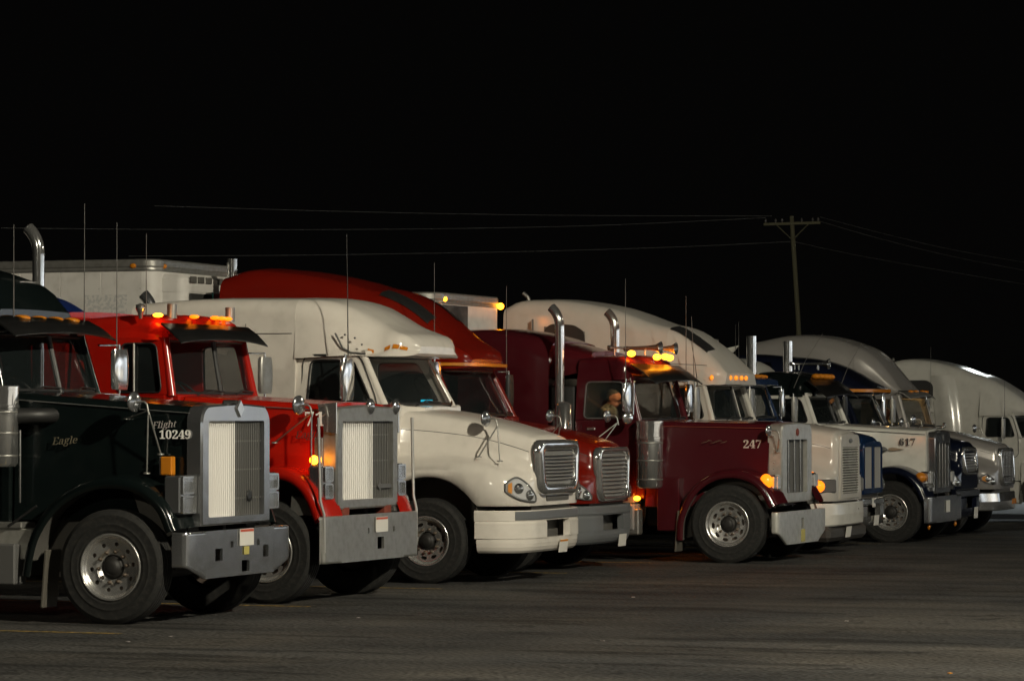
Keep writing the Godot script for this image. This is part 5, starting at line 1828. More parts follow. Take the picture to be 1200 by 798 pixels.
# maroon truck with number 247, lamps lit, driver in the cab
func truck_5() -> void:
	var at := Vector3(3.33, 0, -46.59)
	var t := truck("maroon truck numbered 247 with chrome air cleaner and driver in the cab", at, 21)
	var fp := [Vector2(-0.70, 0.30), Vector2(-0.67, 0.62), Vector2(-0.5, 0.96), Vector2(-0.24, 1.16), Vector2(0.04, 1.22), Vector2(0.32, 1.17), Vector2(0.52, 1.02), Vector2(0.66, 0.78)]
	var P := {"paint": M.maroon, "back": -2.22, "wsb": -1.32, "wst": -1.46, "belt": 1.93, "ytop": 2.49, "win_top": 2.45, "win_back": -2.1, "roof_y": 2.80, "hw": 1.07, "bulge": 0.1, "vee": false, "hood_x": 0.46, "hood_y": 1.88, "hood_w": 0.74, "hood_wb": 0.9, "fender": fp, "hood_low": 0.75, "hood_flare": 0.16, "hood_trim": M.rust_red, "floor": 0.85, "seal": M.trim_grey, "seat_x": -1.95}
	var hood := classic(t, P)
	wheels(t, wheel_slot, 1.0)
	roof_hull(t, [[-3.95, 0.85, 3.18, 1.16, 1.1, 0.2, 0.03], [-3.3, 0.85, 3.17, 1.16, 1.1, 0.25, 0.03], [-2.85, 0.85, 3.08, 1.15, 1.08, 0.28, 0.03], [-2.62, 0.85, 3.0, 1.14, 1.05, 0.28, 0.03]], M.maroon, "sleeper")
	roof_hull(t, [[-2.62, 2.5, 2.98, 1.0, 0.9, 0.25, 0.03], [-2.1, 2.6, 2.86, 0.9, 0.8, 0.15, 0.03]], M.maroon, "sleeper_bridge")
	fin(bx(-2.6, -2.25, 1.0, 2.4, -1.04, 1.04, 0.02), "sleeper_gap_seal", M.plastic_black, t)
	visor(t, -1.44, 2.70, -1.08, 2.49, 1.06, 0.16, M.visor_black)
	for s in [1.0, -1.0]:
		stack(t, -2.42, 1.16 * s, 2.1, 3.56, 0.066, "elbow", M.chrome)
		var st := S()
		lathe(st, [Vector2(0, 0), Vector2(0.08, 0.0), Vector2(0.12, 0.05), Vector2(0.12, 1.28), Vector2(0.07, 1.33), Vector2(0, 1.33)], Vector3(-2.36, 0.85, 1.16 * s), Vector3.UP, 24)
		fin(st, "muffler", M.chrome, t)
		fin(bx(-2.56, -2.32, 1.0, 2.08, 1.0 * s, 1.06 * s, 0.01), "heat_shield", M.aluminium, t)
		air_cleaner(t, -1.12, 1.14 * s, 1.0, 1.92, 0.19)
		amber(t, Vector3(-1.30, 0.86, 1.14 * s), Vector3(0.05, 0.035, 0.035), M.amber_hot, "side_marker", 0.1)
	for z in [0.34, -0.34]: trumpet(t, -2.0, -1.22, 2.93, z)
	for q in [[-1.48, 2.84, 0.85], [-1.30, 2.80, 0.28], [-1.27, 2.81, 0.0], [-1.30, 2.80, -0.28]]:
		amber(t, Vector3(q[0], q[1], q[2]), Vector3(0.06, 0.045, 0.05), M.amber_hot, "marker_light", 0.3)
	var o := radiator(t, 0.44, 0.64, 0.74, 0.80, 1.87, 0.5, 0.93, 1.66, M.alu_bright, 0.12)
	fin(bx(0.52, 0.54, 0.9, 1.68, -0.52, 0.52), "radiator_core", M.mesh_grey, o)
	bars(o, 0.60, 3, -0.44, 0.44, 0.92, 1.67, 0.055, M.chrome)
	bars(o, 0.575, 26, -0.5, 0.5, 0.92, 1.67, 0.012, M.trim_grey, 0.02)
	var st := S()
	ell(st, Vector3(0.645, 1.76, 0.0), Vector3(0.012, 0.055, 0.075), 14)
	fin(st, "badge", M.rust_red, o)
	for i in 10:
		st = S()
		ell(st, Vector3(0.52, 0.9 + i * 0.09, 0.742), Vector3(0.008, 0.008, 0.006), 6)
		fin(st, "rivet", M.chrome, o)
	for s in [1.0, -1.0]:
		var hl := Node3D.new()
		hl.name = "headlight"
		t.add_child(hl, true)
		fin(bx(0.48, 0.64, 0.98, 1.19, 0.80 * s, 1.02 * s, 0.03), "housing", M.chrome, hl)
		fin(bx(0.64, 0.655, 1.0, 1.17, 0.83 * s, 0.99 * s, 0.01), "lens", M.lens_white, hl)
		st = S()
		ell(st, Vector3(0, 0, 0), Vector3(0.09, 0.105, 0.075), 14)
		var ts := fin(st, "turn_signal", M.amber_lit, hl)
		ts.position = Vector3(0.52, 1.10, 1.09 * s)
		var l := OmniLight3D.new()
		l.light_color = Color(1.0, 0.5, 0.08)
		l.light_energy = 0.15
		l.light_size = 0.05
		l.shadow_enabled = true
		l.position = ts.position
		hl.add_child(l)
		# painted shoulder between shell and fender
		st = S()
		box(st, Vector3(0.5, 0.88, 0.86 * s), Vector3(0.3, 0.14, 0.3), Basis(), 0.04)
		fin(st, "lamp_bracket", M.aluminium, t)
	flat_bumper(t, 0.72, 1.17, 0.24, 0.69, 0.1, 0.16, M.alu_bright, [[0.01, 0.51, 0.12, 0.15]])
	fin(bx(0.722, 0.73, 0.26, 0.43, -0.08, 0.10, 0.003), "sticker", M.plate_yellow, t)
	words("247", 0.11, M.letter_white, hood, Vector3(0.23, 1.60, 0.775), Basis(Vector3.UP, 0.05))
	for q in [[-0.42, 1.625, 0.0], [-0.36, 1.635, 0.25], [-0.29, 1.63, -0.2], [-0.22, 1.635, 0.2], [-0.15, 1.63, -0.1]]:
		st = S()
		tube(st, [Vector3(q[0] - 0.045, q[1] - 0.012, 0.842 - q[0] * 0.09), Vector3(q[0], q[1] + q[2] * 0.06, 0.844 - q[0] * 0.09), Vector3(q[0] + 0.045, q[1] + 0.012, 0.842 - q[0] * 0.09)], [0.002, 0.006, 0.002], 5)
		fin(st, "pinstripe", M.gold_letter, hood)
	mirror(t, -1.38, 2.24, 1.36, 0.4, 0.3, 1.08, M.chrome)
	mirror(t, -1.38, 2.24, -1.36, 0.4, 0.3, 1.08, M.chrome)
	st = S()
	lathe(st, [Vector2(0, 0.03), Vector2(0.07, 0.02), Vector2(0.09, 0.0), Vector2(0.09, -0.01), Vector2(0, -0.012)], Vector3(-1.36, 1.96, 1.36), Vector3(0.8, 0, 0.6), 18)
	fin(st, "spot_mirror", M.chrome, t)
	hood_mirror(t, Vector3(0.5, 1.78, 0.88), [Vector3(0.58, 1.5, 0.76)], 0.08)
	antenna(t, -1.4, 2.48, 1.33, 3.85)
	antenna(t, -1.4, 2.48, -1.33, 3.7)
	rod([Vector3(-1.36, 2.0, 1.14), Vector3(-1.36, 2.44, 1.10)], 0.014, "grab_rail", M.chrome, t, 6)
	fin(bx(-1.02, -0.70, 0.42, 1.15, 0.9, 1.13, 0.015), "fender_panel", M.maroon, t)
	fin(bx(-1.62, -1.28, 0.36, 0.72, 0.95, 1.14, 0.02), "air_tank_step", M.aluminium, t)
	# driver, dome light over him
	var yaw := deg_to_rad(-21.0)
	var dl := Vector3(-1.62, 2.46, 0.62)
	fin(bx(dl.x - 0.1, dl.x + 0.1, 2.455, 2.475, dl.z - 0.06, dl.z + 0.06, 0.004), "dome_lamp", M.dome, t)
	var l2 := OmniLight3D.new()
	l2.light_color = Color(1.0, 0.86, 0.62)
	l2.light_energy = 0.2
	l2.light_size = 0.06
	l2.shadow_enabled = true
	l2.position = dl - Vector3(0, 0.05, 0)
	t.add_child(l2)
	person("driver in grey-olive shirt looking down inside the maroon truck", at + Basis(Vector3.UP, yaw) * Vector3(-2.02, 1.52, 0.35), yaw, M.shirt_olive, M.skin, 0.35, null, true)

# white truck with tall roof and flat slatted grille
func truck_6() -> void:
	var t := truck("white tall-roofed truck with flat slatted grille and lit round roof lamps", spot(48.2, -13.18), 20)
	var P := {"paint": M.white_grey, "back": -1.62, "wsb": -0.87, "wst": -1.02, "belt": 1.96, "ytop": 2.47, "win_back": -1.48, "hw": 1.13, "tumble": 0.08, "bulge": 0.12, "nose": 0.9, "nose_y": 1.76, "nose_w": 0.72, "bumper": [0.42, 0.75], "open_bumper": false, "hood_low": 0.78, "shelf": 1.3, "shelf_nose": 1.12, "cowl_w": 1.0, "bumper_mat": M.white_cool, "vee": true, "split": -1.16, "post": M.white_grey}
	var A := aero(t, P)
	wheels(t, wheel_slot, 0.98)
	var St := [[-4.12, 0.95, 3.62, 1.14, 1.04, 0.14, 0.03], [-3.98, 0.95, 3.70, 1.14, 1.03, 0.18, 0.03], [-3.6, 0.95, 3.74, 1.14, 1.02, 0.24, 0.03], [-2.65, 0.95, 3.64, 1.14, 0.98, 0.28, 0.03], [-1.61, 0.95, 3.32, 1.13, 0.94, 0.3, 0.03]]
	roof_hull(t, St, M.white_grey, "sleeper")
	var Sr := [[-1.61, 2.46, 3.32, 1.125, 0.94, 0.3, 0.03], [-1.25, 2.46, 3.12, 1.12, 0.9, 0.32, 0.03], [-1.02, 2.46, 2.94, 1.1, 0.88, 0.28, 0.03], [-0.86, 2.47, 2.78, 1.02, 0.86, 0.2, 0.03], [-0.79, 2.47, 2.70, 0.94, 0.82, 0.1, 0.02], [-0.74, 2.48, 2.64, 0.84, 0.76, 0.06, 0.01]]
	roof_hull(t, Sr, M.white_grey, "roof_fairing")
	var st := S()
	hull_patch(st, Sr, -1.6, -1.05, 0.30, 0.44, 0.01, 8)
	fin(st, "skylight", M.plastic_black, t)
	st = S()
	hull_patch(st, St, -3.48, -2.85, 0.105, 0.125, 0.014, 4)
	fin(st, "sleeper_window_sill", M.trim_grey, t)
	st = S()
	var wo := round_poly([Vector2(-3.46, 3.02), Vector2(-2.82, 3.02), Vector2(-2.84, 3.26), Vector2(-3.0, 3.36), Vector2(-3.36, 3.38), Vector2(-3.46, 3.3)], 0.06, 4)
	holed(st, wo, [], 1.035, 1.07, func(p: Vector2, q: float) -> Vector3: return Vector3(p.x, p.y, q + (3.3 - p.y) * 0.03 + 0.012))
	fin(st, "sleeper_window", M.plastic_black, t)
	for q in [[0.98, -0.95], [0.56, -0.79], [0.34, -0.765], [0.12, -0.745], [-0.12, -0.745]]:
		amber(t, Vector3(q[1] + 0.05, 2.575, q[0]), Vector3(0.03, 0.038, 0.038), M.amber_soft, "marker_light")
	# flat grille panel
	var o := radiator(t, 0.88, 0.93, 0.56, 0.80, 1.74, 0.46, 0.88, 1.56, M.white_grey, 0.1)
	fin(bx(0.895, 0.9, 0.86, 1.58, -0.47, 0.47), "radiator_core", M.dark, o)
	slats(o, 0.915, 18, 0.455, 0.88, 1.56, 0.017, M.white_cool, 0.0)
	st = S()
	ell(st, Vector3(0.935, 1.65, 0), Vector3(0.008, 0.035, 0.12), 12)
	fin(st, "badge", M.trim_grey, o)
	for s in [1.0, -1.0]:
		var hl := Node3D.new()
		hl.name = "headlight"
		t.add_child(hl, true)
		var n := Vector3(0.86, 0, 0.5 * s).normalized()
		var bs := Basis(n, Vector3.UP, n.cross(Vector3.UP))
		st = S()
		box(st, Vector3(0.80, 1.0, 0.93 * s), Vector3(0.1, 0.2, 0.36), bs, 0.02)
		fin(st, "housing", M.trim_grey, hl)
		st = S()
		box(st, Vector3(0.855, 1.0, 0.90 * s), Vector3(0.02, 0.15, 0.2), bs, 0.01)
		fin(st, "lens", M.lens_white, hl)
		st = S()
		ell(st, Vector3.ZERO, Vector3(0.1, 0.09, 0.09), 12)
		var ts := fin(st, "turn_signal", M.amber_lit, hl)
		ts.position = Vector3(0.73, 1.0, 1.09 * s)
		var l := OmniLight3D.new()
		l.light_color = Color(1.0, 0.5, 0.08)
		l.light_energy = 0.08
		l.light_size = 0.05
		l.shadow_enabled = true
		l.position = ts.position
		hl.add_child(l)
	for z in [0.3, -0.35]: fin(bx(0.925, 0.945, 0.54, 0.66, z - 0.1, z + 0.1, 0.006), "hole_shade_plate", M.dark, A.bumper)  # raised dark plates, their colour stands for the shade inside holes
	fin(bx(0.5, 0.9, 0.2, 0.42, -1.1, 1.1, 0.06), "air_dam", M.frame_black, t)
	plate(t, Vector3(0.93, 0.32, 0.12), 0.3, 0.16, M.plate_white, -0.15)
	mirror(t, -1.02, 2.2, 1.42, 0.46, 0.2, 1.13, M.aluminium)
	mirror(t, -1.02, 2.2, -1.42, 0.46, 0.2, 1.13, M.aluminium)
	hood_mirror(t, Vector3(0.35, 1.72, -1.02), [Vector3(0.3, 1.45, -0.98)], 0.07)
	antenna(t, -1.04, 2.46, 1.40, 3.45, 0.04)
	antenna(t, -1.0, 2.46, 1.36, 3.1, 0.1, M.whip_dark)
	fin(bx(-3.63, -3.62, 1.0, 3.45, 1.1, 1.16, 0.001), "panel_seam", M.trim_grey, t)
	rod([Vector3(-1.6, 2.78, 1.10), Vector3(-1.1, 2.76, 1.09), Vector3(-0.95, 2.75, 1.05)], 0.005, "panel_seam", M.trim_grey, t, 4)
	st = S()
	tube(st, [Vector3(-3.9, 3.72, 0.5), Vector3(-3.93, 3.8, 0.5), Vector3(-4.0, 3.86, 0.5)], 0.03, 8)
	fin(st, "roof_horn", M.aluminium, t)

# blue truck between the white and the two-tone one
func truck_7() -> void:
	var t := truck("blue low-roofed truck whose tall grey grille panel has a blue centre bar", spot(52.0, -13.8), 20)
	var P := {"paint": M.blue, "back": -2.0, "wsb": -0.95, "wst": -1.12, "belt": 2.03, "ytop": 2.56, "hw": 1.12, "tumble": 0.08, "bulge": 0.2, "nose": 0.92, "nose_y": 1.70, "nose_w": 0.68, "bumper": [0.34, 0.78], "bumper_mat": M.chrome, "bumper_top": M.chrome, "hood_low": 0.84, "shelf": 1.36, "shelf_nose": 1.15}
	var A := aero(t, P)
	wheels(t, wheel_slot, 0.98)
	roof_hull(t, [[-2.0, 2.54, 2.72, 1.06, 1.0, 0.12, 0.03], [-1.25, 2.55, 2.72, 1.05, 0.98, 0.12, 0.03], [-0.97, 2.56, 2.68, 0.98, 0.9, 0.08, 0.02], [-0.82, 2.57, 2.64, 0.86, 0.78, 0.04, 0.02]], M.blue, "roof")
	roof_hull(t, [[-3.6, 0.95, 2.9, 1.12, 1.06, 0.2, 0.03], [-2.0, 0.95, 2.86, 1.12, 1.06, 0.2, 0.03]], M.blue, "sleeper")
	roof_lights(t, -0.95, 2.70, [0.7, 0.3, 0.0, -0.3, -0.7], M.amber_off, 0.2)
	var o := radiator(t, 0.90, 0.955, 0.62, 0.84, 1.66, 0.54, 0.93, 1.58, M.blue, 0.14)
	fin(bx(0.91, 0.93, 0.9, 1.6, -0.56, 0.56), "grille_panel", M.grime_grey, o)
	fin(bx(0.93, 0.965, 0.9, 1.6, -0.05, 0.05, 0.01), "centre_bar", M.blue, o)
	bars(o, 0.938, 16, -0.53, 0.53, 0.92, 1.59, 0.012, M.bar_metal, 0.016)
	wrap_lamp(t, P, A, 0.6, 1.3, 0.92, 1.12, M.amber_off, 0.25)
	plate(t, Vector3(0.98, 0.42, -0.1), 0.31, 0.16, M.plate_white, -0.1)
	plate(t, Vector3(0.975, 0.70, 0.05), 0.2, 0.14, M.plate_white, 0.0)
	mirror(t, -0.95, 2.28, -1.42, 0.45, 0.2, 1.12, M.chrome)
	mirror(t, -0.95, 2.28, 1.42, 0.45, 0.2, 1.12, M.plastic_black)
	antenna(t, -1.4, 2.7, -0.5, 3.6, 0.0, M.whip_dark)

# white and dark two-tone truck with number 617
func truck_8() -> void:
	var t := truck("two-tone truck numbered 617 with white hood, dark fenders and straight chrome stacks", spot(56.2, -13.31), 20)
	var fp := [Vector2(-0.74, 0.35), Vector2(-0.68, 0.72), Vector2(-0.5, 1.02), Vector2(-0.24, 1.19), Vector2(0.02, 1.24), Vector2(0.28, 1.18), Vector2(0.48, 1.0), Vector2(0.6, 0.74)]
	var P := {"paint": M.white_cool, "upper": M.white_cool, "fend_paint": M.navy, "back": -2.35, "wsb": -1.33, "wst": -1.5, "belt": 2.0, "ytop": 2.46, "roof_y": 2.78, "hw": 1.08, "bulge": 0.1, "vee": true, "hood_x": 0.5, "hood_y": 1.88, "hood_w": 0.72, "hood_wb": 0.92, "fender": fp, "hood_low": 0.85, "floor": 0.85, "hood_trim": M.navy, "post": M.trim_grey, "roof_mat": M.green_black}
	var hood := classic(t, P)
	wheels(t, wheel_slot, 0.99)
	# dark cap over the cab roof, white sleeper behind
	roof_hull(t, [[-2.36, 2.5, 2.86, 1.06, 0.96, 0.2, 0.03], [-1.75, 2.5, 2.84, 1.05, 0.95, 0.2, 0.03], [-1.5, 2.52, 2.76, 1.02, 0.92, 0.14, 0.03], [-1.35, 2.54, 2.66, 0.9, 0.82, 0.06, 0.02]], M.green_black, "roof_cap")
	roof_hull(t, [[-3.9, 0.9, 3.0, 1.12, 1.0, 0.3, 0.03], [-3.1, 0.9, 3.10, 1.12, 0.98, 0.35, 0.03], [-2.6, 0.9, 3.0, 1.12, 0.96, 0.35, 0.03], [-2.37, 0.9, 2.8, 1.1, 0.95, 0.3, 0.03]], M.white_cool, "sleeper")
	var st := S()
	holed(st, PackedVector2Array([Vector2(-3.25, 3.05), Vector2(-2.9, 3.08), Vector2(-3.0, 3.18), Vector2(-2.86, 3.34), Vector2(-3.06, 3.30)]), [], 0.3, 0.34, func(p: Vector2, q: float) -> Vector3: return Vector3(p.x, p.y, q))
	fin(st, "roof_fin", M.white_cool, t)
	visor(t, -1.48, 2.74, -1.12, 2.50, 1.08, 0.16, M.visor_black)
	for z in [0.5, 0.25, 0.0, -0.25, -0.5]: amber(t, Vector3(-1.42 - 0.06 * absf(z), 2.80, z), Vector3(0.08, 0.05, 0.07), M.amber_off)
	stack(t, -2.40, 1.16, 0.9, 3.48, 0.085, "straight", M.chrome)
	stack(t, -2.40, -1.16, 0.9, 3.44, 0.085, "straight", M.chrome)
	for z in [0.25, -0.25]: trumpet(t, -2.0 + 0.1 * z, -1.35 + z * 0.3, 3.02, z)
	var o := radiator(t, 0.48, 0.64, 0.58, 0.82, 1.86, 0.44, 0.92, 1.66, M.chrome_worn, 0.12)
	fin(bx(0.54, 0.56, 0.9, 1.68, -0.45, 0.45), "radiator_core", M.mesh_grey, o)
	bars(o, 0.605, 4, -0.42, 0.42, 0.91, 1.67, 0.06, M.chrome)
	bars(o, 0.58, 20, -0.44, 0.44, 0.91, 1.67, 0.012, M.trim_grey, 0.02)
	st = S()
	ell(st, Vector3(0.642, 1.76, 0.0), Vector3(0.01, 0.06, 0.05), 12)
	fin(st, "badge", M.trim_grey, o)
	st = S()
	ell(st, Vector3(0.6, 1.94, 0.0), Vector3(0.09, 0.03, 0.02), 10)
	ell(st, Vector3(0.66, 1.98, 0.0), Vector3(0.03, 0.04, 0.03), 8)
	fin(st, "hood_ornament", M.chrome, o)
	for s in [1.0, -1.0]:
		var hl := Node3D.new()
		hl.name = "headlight"
		t.add_child(hl, true)
		fin(bx(0.44, 0.62, 0.98, 1.20, 0.70 * s, 0.92 * s, 0.03), "housing", M.chrome, hl)
		fin(bx(0.62, 0.634, 1.0, 1.18, 0.73 * s, 0.89 * s, 0.01), "lens", M.lens_white, hl)
		st = S()
		ell(st, Vector3(0.48, 1.10, 1.0 * s), Vector3(0.1, 0.09, 0.08), 14)
		fin(st, "turn_signal", M.amber_off, hl)
		st = S()
		box(st, Vector3(0.46, 0.9, 0.78 * s), Vector3(0.3, 0.14, 0.34), Basis(), 0.05)
		fin(st, "lamp_bracket", M.chrome, t)
		st = S()
		ell(st, Vector3(0.62, 0.28, 1.0 * s), Vector3(0.03, 0.05, 0.03), 8)
		fin(st, "lower_marker", M.amber_off, t)
	flat_bumper(t, 0.70, 1.18, 0.34, 0.78, 0.12, 0.0, M.chrome_worn)
	plate(t, Vector3(0.715, 0.6, -0.05), 0.3, 0.2, M.plate_white)
	words("617", 0.12, M.letter_dark, hood, Vector3(0.20, 1.69, 0.775), Basis(Vector3.UP, 0.08))
	st = S()
	lathe(st, [Vector2(0.05, 0.0), Vector2(0.05, 0.004), Vector2(0, 0.005)], Vector3.ZERO, Vector3.BACK, 20)
	var ov := fin(st, "oval_emblem", M.trim_grey, hood)
	ov.position = Vector3(-0.24, 1.565, 0.825)
	ov.scale = Vector3(2.3, 1, 1)
	st = S()
	holed(st, PackedVector2Array([Vector2(-0.72, 1.56), Vector2(-0.36, 1.575), Vector2(-0.36, 1.565)]), [], 0.84, 0.852, func(p: Vector2, q: float) -> Vector3: return Vector3(p.x, p.y, q - p.x * 0.05))
	holed(st, PackedVector2Array([Vector2(0.14, 1.57), Vector2(-0.05, 1.60), Vector2(-0.11, 1.585), Vector2(-0.11, 1.555), Vector2(-0.05, 1.54)]), [], 0.78, 0.806, func(p: Vector2, q: float) -> Vector3: return Vector3(p.x, p.y, q - p.x * 0.08))
	fin(st, "pinstripe", M.stripe_tan, hood)
	mirror(t, -1.6, 2.24, 1.4, 0.42, 0.22, 1.08, M.aluminium)
	mirror(t, -1.6, 2.24, -1.4, 0.42, 0.22, 1.08, M.aluminium)
	hood_mirror(t, Vector3(-0.1, 2.06, -0.98), [Vector3(0.0, 1.86, -0.8)], 0.09)
	antenna(t, -1.6, 2.6, 1.38, 3.5, -0.5)
	antenna(t, -1.5, 2.6, -1.3, 3.4, -0.4)
	antenna(t, -2.9, 3.05, 0.4, 3.7, 0.0, M.whip_dark)

# dark navy rounded truck
func truck_9() -> void:
	var t := truck("dark navy rounded truck with an orange strip over the windscreen", spot(59.5, -13.98), 20)
	var P := {"paint": M.navy, "back": -1.9, "wsb": -0.74, "wst": -1.0, "belt": 1.99, "ytop": 2.55, "hw": 1.14, "tumble": 0.1, "bulge": 0.16, "nose": 1.04, "nose_y": 1.66, "nose_w": 0.66, "bumper": [0.36, 0.86], "bumper_mat": M.navy, "bumper_top": M.plastic_black, "hood_low": 0.88, "shelf": 1.4, "shelf_nose": 1.15}
	var A := aero(t, P)
	wheels(t, wheel_slot, 0.96)
	roof_hull(t, [[-3.8, 0.95, 3.28, 1.14, 1.02, 0.25, 0.03], [-2.6, 0.95, 3.26, 1.14, 1.0, 0.28, 0.03], [-1.9, 0.95, 3.20, 1.13, 0.98, 0.3, 0.03]], M.navy, "sleeper")
	roof_hull(t, [[-1.9, 2.54, 3.20, 1.12, 0.98, 0.3, 0.03], [-1.45, 2.54, 3.11, 1.11, 0.95, 0.32, 0.03], [-1.1, 2.55, 2.96, 1.08, 0.9, 0.28, 0.03], [-0.85, 2.56, 2.80, 1.02, 0.85, 0.18, 0.03], [-0.66, 2.57, 2.70, 0.9, 0.78, 0.08, 0.02], [-0.58, 2.58, 2.65, 0.76, 0.68, 0.04, 0.01]], M.navy, "roof_fairing")
	var st := S()
	sweep(st, front_path(-1.1, -0.98, -0.56, 1.05, 0.62), [Vector2(-0.02, 2.60), Vector2(0.008, 2.60), Vector2(0.008, 2.655), Vector2(-0.02, 2.655)])
	fin(st, "marker_strip", M.amber_off, t)
	nose_grille(t, 1.09, 0.58, 1.12, 1.62, 0.1, M.chrome, 6, 0.03, 0.06, M.bar_metal)
	wrap_lamp(t, P, A, 0.6, 1.4, 0.95, 1.16, M.amber_off, 0.2)
	plate(t, Vector3(1.1, 0.44, -0.3), 0.31, 0.2, M.plate_white, -0.05)
	mirror(t, -0.9, 2.3, 1.42, 0.45, 0.2, 1.14, M.plastic_black)
	mirror(t, -0.9, 2.3, -1.42, 0.45, 0.2, 1.14, M.chrome)
	hood_mirror(t, Vector3(-0.45, 2.06, 1.08), [Vector3(-0.2, 1.8, 0.95), Vector3(-0.4, 1.8, 0.98)], 0.08)
	hood_mirror(t, Vector3(-0.45, 2.06, -1.08), [Vector3(-0.2, 1.8, -0.95), Vector3(-0.4, 1.8, -0.98)], 0.08)

# silver tall-roofed truck with somebody in the cab
func truck_10() -> void:
	var at := spot(62.8, -13.96)
	var t := truck("silver-grey tall-roofed truck with polished bumper and a person in the cab", at, 20)
	var P := {"paint": M.silver, "back": -1.7, "wsb": -0.66, "wst": -0.82, "belt": 2.02, "ytop": 2.58, "hw": 1.12, "tumble": 0.08, "bulge": 0.2, "nose": 1.0, "nose_y": 1.64, "nose_w": 0.68, "bumper": [0.46, 0.80], "open_bumper": false, "bumper_mat": M.chrome, "hood_low": 0.86, "shelf": 1.36, "shelf_nose": 1.2}
	var A := aero(t, P)
	wheels(t, wheel_slot, 0.98)
	var St := [[-3.7, 0.95, 3.62, 1.12, 0.96, 0.16, 0.03], [-3.0, 0.95, 3.74, 1.12, 0.95, 0.22, 0.03], [-2.45, 0.95, 3.73, 1.12, 0.94, 0.25, 0.03], [-1.94, 0.95, 3.63, 1.12, 0.92, 0.3, 0.03], [-1.69, 0.95, 3.54, 1.12, 0.91, 0.3, 0.03]]
	roof_hull(t, St, M.silver, "sleeper")
	roof_hull(t, [[-1.69, 2.57, 3.54, 1.11, 0.91, 0.3, 0.03], [-1.35, 2.57, 3.32, 1.1, 0.86, 0.3, 0.03], [-1.06, 2.58, 3.0, 1.05, 0.8, 0.26, 0.03], [-0.84, 2.60, 2.72, 0.96, 0.78, 0.08, 0.02], [-0.76, 2.61, 2.66, 0.9, 0.76, 0.03, 0.01]], M.silver, "roof_fairing")
	visor(t, -0.86, 2.70, -0.6, 2.60, 1.06, 0.18, M.aluminium)
	for z in [0.6, 0.3, -0.1, -0.4, -0.7]: amber(t, Vector3(-0.62 - 0.1 * absf(z), 2.68, z), Vector3(0.06, 0.03, 0.07), M.amber_off)
	var o := nose_grille(t, 1.05, 0.62, 0.92, 1.62, 0.07, M.chrome, 3, 0.03, 0.04, M.chrome)
	bars(o, 1.045, 7, -0.5, 0.5, 0.99, 1.55, 0.07, M.chrome_worn)
	wrap_lamp(t, P, A, 0.55, 1.25, 0.96, 1.14, M.amber_plain, 0.4)
	fin(bx(1.035, 1.05, 0.56, 0.66, -0.75, -0.35, 0.004), "reflector", M.amber_off, A.bumper)
	mirror(t, -0.85, 2.32, 1.4, 0.44, 0.2, 1.12, M.aluminium)
	mirror(t, -0.85, 2.32, -1.4, 0.44, 0.2, 1.12, M.aluminium)
	hood_mirror(t, Vector3(0.2, 1.98, -0.98), [Vector3(0.25, 1.7, -0.95)], 0.08)
	var st := S()
	for i in 3: ell(st, Vector3(0.45 + i * 0.08, 1.5, 0.9 - i * 0.02), Vector3(0.035, 0.02, 0.01), 8)
	fin(st, "side_badge", M.chrome, A.hood)
	var yaw := deg_to_rad(-20.0)
	fin(bx(-1.3, -1.1, 2.545, 2.562, -0.06, 0.06, 0.004), "dome_lamp", M.dome, t)
	var l2 := OmniLight3D.new()
	l2.light_color = Color(1.0, 0.8, 0.5)
	l2.light_energy = 0.3
	l2.light_size = 0.06
	l2.shadow_enabled = true
	l2.position = Vector3(-1.2, 2.5, 0)
	t.add_child(l2)
	person("person in a pale shirt sitting in the silver truck's cab", at + Basis(Vector3.UP, yaw) * Vector3(-1.3, 1.54, 0.35), yaw - 0.5, M.shirt_pale, M.skin, 0.05, M.hair_grey, false)

